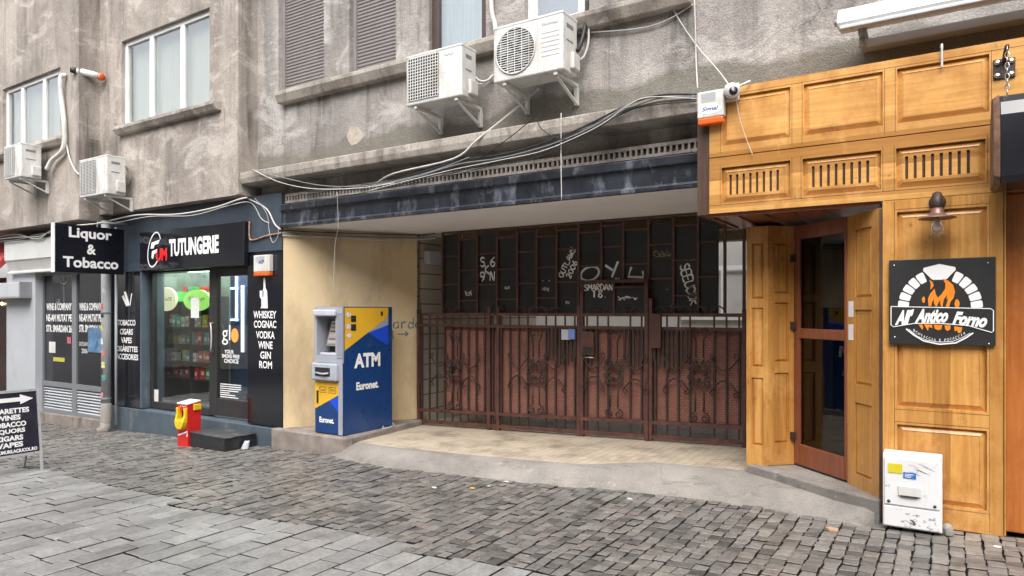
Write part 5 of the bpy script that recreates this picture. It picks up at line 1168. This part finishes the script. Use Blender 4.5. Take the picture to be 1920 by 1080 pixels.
# ================================================================== SMALL STREET FURNITURE
st = thing('step_block', 'black painted wooden step below the tobacconist door', 'step', (-8.65,-.4,gz(-8.65)))
z = gz(-8.65); b = MB(); b.prism([(-9.0,-.60,z-.05), (-8.15,-.64,z-.05), (-8.13,-.16,z-.05), (-8.98,-.14,z-.05)], (0,0,.235)); b.build('block', M('black_scuffed', (.02,.02,.022), .35, .2, 8, .1, 30, dirt=((.12,.12,.12), 6, .58, .4)), st, bevel=.012)
b = MB(); b.prism([(-9.01,-.612,z+.186), (-8.14,-.652,z+.186), (-8.12,-.16,z+.186), (-8.99,-.14,z+.186)], (0,0,.012)); b.build('tread', M('tread_black', (.05,.05,.052), .4, .3, 9, dirt=((.3,.3,.3), 5, .56, .5)), st, bevel=.003)
rag = MB(); c = G(459,842); rag.hexa([c + Vector((.07*math.cos(k*1.05), .05*math.sin(k*1.05), .0)) for k in range(6)], [c + Vector((.03+.04*math.cos(k*1.05), .02+.03*math.sin(k*1.05), .11+.02*math.sin(k*2))) for k in range(6)]); tag(rag.build('plastic_bag', M('pale_bag', (.5,.55,.58), .3, .2, 20), bevel=.012), 'crumpled pale plastic bag against the end of the black step', 'bag')
bx0, bx1, by0, by1, bzz = -9.27, -9.02, -.62, -.42, gz(-9.15)-.015
bn = thing('litter_bin', 'small red bin with a yellow mouth at the left of the black step', 'bin', (-9.15,-.5,bzz))
H = .66
b = MB(); b.holed(bx0, bx1-.0, bzz, bzz+H-.06, [(bx0+.05, bx1-.05, bzz+.34, bzz+.52)], by0, .12); b.add([(bx0,by0,bzz),(bx1,by0,bzz),(bx1,by0,bzz+H-.06),(bx0,by0,bzz+H-.06),(bx0,by1,bzz),(bx1,by1,bzz),(bx1,by1,bzz+H-.02),(bx0,by1,bzz+H-.02)], [(0,4,5,1),(1,5,6,2),(3,7,4,0),(4,7,6,5)]); b.box(bx0+.03, bx1-.03, by0+.13, by0+.14, bzz+.3, bzz+.58, 1); b.build('body', [RED, BLKM], bn, recalc=False)
b = MB(); b.hexa([(bx0-.008,by0-.01,bzz+H-.055),(bx1+.008,by0-.01,bzz+H-.055),(bx1+.008,by1,bzz+H-.02),(bx0-.008,by1,bzz+H-.02)], [(bx0-.008,by0-.01,bzz+H-.035),(bx1+.008,by0-.01,bzz+H-.035),(bx1+.008,by1,bzz+H),(bx0-.008,by1,bzz+H)]); b.build('lid', M('lid_pale', (.7,.62,.6), .4), bn, bevel=.006)
b = MB(); cxb = (bx0+bx1)/2                          # a fat yellow lip around the opening: a U that swells at the bottom
prof_o = [(-.115,.56),(-.115,.45),(-.11,.36),(-.085,.285),(-.04,.25),(.04,.25),(.085,.285),(.11,.36),(.115,.45),(.115,.56)]
prof_i = [(-.07,.56),(-.07,.46),(-.07,.40),(-.055,.385),(-.025,.375),(.025,.375),(.055,.385),(.07,.40),(.07,.46),(.07,.56)]
vs = [(cxb+x, by0-.004, bzz+z) for x, z in prof_o] + [(cxb+x*.97, by0-.035-.03*(z < .4), bzz+z+.012*(z < .3)) for x, z in prof_o] + [(cxb+x, by0-.035-.03*(z < .42), bzz+z) for x, z in prof_i] + [(cxb+x, by0+.03, bzz+z) for x, z in prof_i]
n_ = len(prof_o); b.add(vs, [(r_*n_+k, r_*n_+k+1, (r_+1)*n_+k+1, (r_+1)*n_+k) for r_ in range(3) for k in range(n_-1)] + [(0, n_, 2*n_, 3*n_), (n_-1, 4*n_-1, 3*n_-1, 2*n_-1)])
b.build('mouth', YELB, bn, bevel=.006)
b = MB(); b.box(bx1-.002, bx1+.02, by0+.08, by0+.2, bzz+H-.14, bzz+H-.05); b.build('side_flap', YELB, bn, bevel=.01)
b = MB(); b.ribbon([(bx0+.015,by0-.003,bzz+.165), (bx0+.08,by0-.003,bzz+.18), (bx0+.16,by0-.003,bzz+.205), (bx0+.235,by0-.003,bzz+.23), (bx0+.24,by0-.003,bzz+.18), (bx0+.22,by0-.003,bzz+.16)], .022, (0,-1,0))
for k in range(4): b.box(bx0+.07+k*.04, bx0+.085+k*.04, by0-.003, by0-.001, bzz+.57+.01*(k%2), bzz+.585+.01*(k%2))
b.build('lettering', WHTL, bn)
# A board
xb, yR, yL = -9.23, -2.36, -3.02; zg = gz(xb)
ab = thing('pavement_board', 'folding black pavement board with white arrow and price list on the paving', 'pavement sign', (-9.3,-2.7,zg))
lean = .13; H = .98
def bp_(y, t, off=0): return Vector((xb - lean*t - off*-.0 + off, y, zg + H*t))
b = MB(); up_ = Vector((-lean,0,H)).normalized()
for y in (yR-.012, yL+.012): b.beam(bp_(y,0), bp_(y,1), .028, .024, up=(0,1,0))
b.beam(bp_(yR,.985), bp_(yL,.985), .024, .03); b.beam(bp_(yR-.024,.22), bp_(yL+.024,.22), .022, .03); b.build('frame', M('aluminium', (.6,.61,.63), .3, .05, metal=.4), ab)
b = MB(); q = [bp_(yL+.02,.23), bp_(yR-.02,.23), bp_(yR-.02,.975), bp_(yL+.02,.975)]; b.prism(q, (-.01,0,0)); b.build('board', M('board_dark', (.022,.022,.035), .3, .6, 5), ab)
b = MB()
for y in (yR-.03, yL+.03): b.beam((xb-.42, y, zg-.01), (xb-lean-.02, y, zg+H*.97), .026, .02, up=(0,1,0))
b.beam((xb-.36, yR-.03, zg+.2), (xb-.36, yL+.03, zg+.2), .02); b.build('rear_leg', M('aluminium_rear', (.5,.51,.53), .35, .05, metal=.4), ab)
ym = (yR+yL)/2; off = Vector((.004,0,0))
def ab_t(t, frac, w, h): b = MB(); b.text(t, bp_(ym, frac) + off, (0,1,0), up_, w, h, .045); b.build('lettering', WHTL, ab)
for t, fr, w, h in (('CIGARETTES',.755,.44,.062), ('WINES',.675,.25,.062), ('TOBACCO',.593,.36,.062), ('LIQUORS',.512,.33,.062), ('CIGARS',.432,.28,.062), ('VAPES',.352,.27,.062), ('WWW.FUMURILACIUCOL.RO',.275,.56,.042)): ab_t(t, fr, w, h)
def ar(y, fr): return bp_(y, fr) + off
b = MB(); b.poly([ar(yL+.08,.86), ar(yR-.2,.86), ar(yR-.2,.825), ar(yR-.06,.885), ar(yR-.2,.945), ar(yR-.2,.91), ar(yL+.08,.91)]); b.build('arrow', WHTL, ab, recalc=False)

# ================================================================== CABLES
def cable(label, pts, r=.006, mat=CABW, sag=0, cat='cable', name='cable'):
    pts = [Vector(p) for p in pts]; out = smooth3(pts); b = MB(); b.tube(out, r, 6); return tag(b.build(name, mat), label, cat)
def smooth3(p, k=5):
    if len(p) < 3:
        return p
    out = []
    for i in range(len(p)-1):
        a, b_, c, d = p[max(0,i-1)], p[i], p[i+1], p[min(len(p)-1,i+2)]
        for q in range(k):
            t = q/k; out.append(.5*((2*b_) + (-a+c)*t + (2*a-5*b_+4*c-d)*t*t + (-a+3*b_-3*c+d)*t**3))
    return out + [p[-1]]
def C(Y, *pp): return [P(px, py, Y) for px, py in pp]
cable('grey cable sagging along the cornice, from the left corner to its centre', C(-.33, (474,320),(530,333),(590,346),(640,350),(700,347),(760,335),(820,318),(880,295)), .007, MGREY)
cable('thin pale cable slung from the left end of the cornice', C(-.34, (474,318),(520,340),(570,352),(620,355),(680,352),(740,343)), .006)
cable('black cable running along the cornice underside to the large siren', C(-.32, (640,352),(720,342),(800,320),(870,300),(940,290),(1020,268),(1100,235),(1180,195),(1240,178),(1306,177)), .009, CABB)
cable('grey cable beneath the black one along the cornice', C(-.335, (700,350),(780,332),(860,308),(940,296),(1030,272),(1110,238),(1190,190),(1250,182),(1306,181)), .007, MGREY)
cable('pale cable that follows the cornice up to the large siren', C(-.345, (690,358),(760,340),(850,318),(930,302),(1010,285),(1070,262),(1130,232),(1180,196),(1220,182),(1306,185)), .005)
random.seed(3)
for i, l_ in enumerate(('highest', 'second', 'third', 'lowest')):
    cable(f'thin black wire, {l_} of four strung loosely under the cornice', [P(px, py + random.uniform(-5,5) + i*3, -.33-.006*i) for px, py in ((560,352),(640,354),(730,344),(820,324),(910,305),(1000,284),(1090,246),(1170,205),(1230,188),(1306,180))], .0045, CABB)
cable('thick pale cable rising from the cornice to the round fan unit', [P(705,345,-.1), P(740,325,-.2), P(850,298,-.34), P(895,262,-.32), P(960,210,-.2), P(1010,166,-.05)], .012)
cable('dark looped cable hanging under the cornice centre', C(-.34, (900,296),(950,262),(1000,222),(1012,215),(1010,235),(1035,255),(1060,262)), .005, CABB)
cable('thin white cord hanging straight down before the entrance', [P(1052,212,-.33), P(1052,300,-.33), P(1053,376,-.33)], .005)
cable('thin white cord hanging from the beam by the ochre wall', [P(632,360,-.16), P(634,425,-.16), P(628,460,-.1), P(625,555,-.05)], .003)
cable('pale cable bunch crossing the navy fascia', [P(205,414,-.38), P(260,403,-.36), P(330,402,-.36), P(400,390,-.35), P(455,372,-.34), P(470,375,-.14), P(500,392,-.14), P(515,420,-.14), P(526,430,-.14)], .012)
cable('thinner pale cable under the bunch on the navy fascia', [P(210,420,-.37), P(280,406,-.36), P(360,404,-.36), P(430,385,-.34), P(470,380,-.14), P(490,410,-.13), P(505,418,-.13)], .006)
cable('loose loop of thin white wire on the navy corner', [P(478,372,-.14), P(500,400,-.14), P(505,435,-.14), P(512,455,-.14), P(522,440,-.14), P(520,425,-.14)], .004)
cable('rusty bent pipe on the navy corner', [P(468,415,-.14), P(468,445,-.14), P(475,450,-.14), P(500,442,-.14), P(528,437,-.14)], .012, M('rust_pipe', (.35,.2,.13), .6, .5, 12), cat='pipe', name='pipe')
for i, (dz, m_, l_) in enumerate(((0, CABB, 'black cable along the top of the ochre wall'), (-.04, MGREY, 'grey conduit under the soffit along the ochre wall'), (-.07, CABW, 'pale cable lowest along the top of the ochre wall'))):
    p0, p1 = Vector((-7.63,-.12,2.70+dz)), Vector((-6.58,1.44,2.72+dz)); cable(l_, [p0, p0.lerp(p1,.3)+Vector((.012,-.01,-.012)), p0.lerp(p1,.7)+Vector((.012,-.01,-.008*(i+1))), p1, p1 + Vector((.35,-.0,.0))], .012 if i == 1 else .008, m_)
cable('white cord hanging from above beside the large siren', [P(1302,0,-.05), P(1304,60,-.05), P(1305,110,-.06), P(1308,165,-.4)], .006)
cable('pale cable slanting down the wall to the security camera', [P(1255,0,-.03), P(1275,40,-.03), P(1310,90,-.04), P(1345,130,-.2), P(1366,158,-.42)], .006)
cable('pale cable along the wall right of the round fan unit', [P(1085,62,-.05), P(1150,58,-.04), P(1205,52,-.03), P(1250,38,-.03), P(1300,8,-.03)], .006)
cable('white wire dangling from the camera over the timber panel', [P(1380,185,-.44), P(1388,225,-.43), P(1400,262,-.43), P(1412,292,-.43)], .003)
cable('black insulated pipe descending to the round fan unit', [P(1101,0,-.1), P(1100,30,-.1), P(1095,60,-.12), P(1088,85,-.18), P(1083,95,-.24)], .022, CABB, cat='pipe', name='pipe')
cable('bundle of thin pale hoses behind the round fan unit', [P(1104,40,-.08), P(1103,80,-.08), P(1095,105,-.1), P(1085,112,-.2)], .012)
cable('white pipe coming down between the two middle air conditioners', [P(921,-20,-.04), P(922,20,-.05), P(928,45,-.06), P(930,60,-.15)], .028, cat='pipe', name='pipe')
cable('pale hose linking the grid grille unit to the wall', [P(880,135,-.28), P(900,152,-.2), P(915,150,-.1), P(925,140,-.03)], .014)
cable('curly pale hose beside the grid grille unit', [P(878,125,-.3), P(886,150,-.2), P(900,158,-.06), P(922,148,-.02)], .009)
cable('fat white insulated pipe bending down behind the leftmost unit', [P(124,142,YB1-.02), P(114,145,YB1-.08), P(115,180,YB1-.07), P(120,225,YB1-.06), P(121,265,YB1-.06), P(115,285,YB1-.07), P(98,300,YB1-.08), P(88,318,YB1-.1)], .04, WHT, cat='pipe', name='pipe')
cable('thin white hose from the fat pipe to the second unit', [P(123,260,YB1-.03), P(130,295,YB1-.03), P(140,318,YB1-.02), P(149,328,YB1-.02)], .014)
cable('looped white hose at the back of the low left unit', [P(233,310,-.5), P(240,318,-.4), P(243,335,-.35), P(238,345,-.34), P(233,335,-.4)], .022)
vp = thing('flue_pipe', 'white flue pipe with a black tip jutting from the left wall corner', 'pipe', tuple(P(187,145,-.4)))
a = P(189,144,-.40); c = P(146,133,-.62); b = MB(); b.tube([a, a.lerp(c,.5), c], .055, 14); b.build('pipe', WHT, vp); d = P(131,131,-.72); b = MB(); b.tube([c, c.lerp(d,.5), d], [.045,.05,.04], 12); b.build('tip', BLKM, vp); b = MB(); b.lathe([(.064,-.01),(.064,.02)], tuple(a), 'x', 14); b.build('collar', ORG, vp)
cable('white hook over the top of the timber fascia', [P(1764,88,YF+.05), P(1766,84,YF-.02), P(1766,100,YF-.025), P(1766,128,YF-.012)], .008, WHT, cat='hook', name='hook')
for i in range(3):
    cable(('upper', 'middle', 'lowest')[i] + ' drooping wire in the dark gap above the white canopy', [P(-30,455-i*3,-.5), P(30,450-i*5,-.5), P(70,440+i*4,-.5), P(100,436-i*3,-.5), P(140,428,-.5)], .01, CABW if i else MGREY)

# house across the street: not in the picture, but the windows and the glossy panels mirror it
op = thing('opposite_house', 'cream house across the street, mirrored in the shop glass', 'building', (-8,-13,0))
holes = [(-30+k*2.6, -28.7+k*2.6, z, z+1.8) for k in range(26) for z in (.9, 4.2, 7.4)]
b = MB(); b.holed(-32, 38, -2, 9.5, holes, -13, -.2); b.build('wall', M('cream_render', (.55,.5,.40), .85, .15, 1.2), op, recalc=False)
b = MB()
for h_ in holes: b.box(h_[0], h_[1], -13.25, -13.2, h_[2], h_[3])
b.build('window', M('far_pane', (.05,.06,.07), .15), op); b = MB(); b.box(-32, 38, -13.5, -12.7, 9.5, 9.7); b.build('cornice', PLC, op)
print('objects', len(bpy.data.objects))
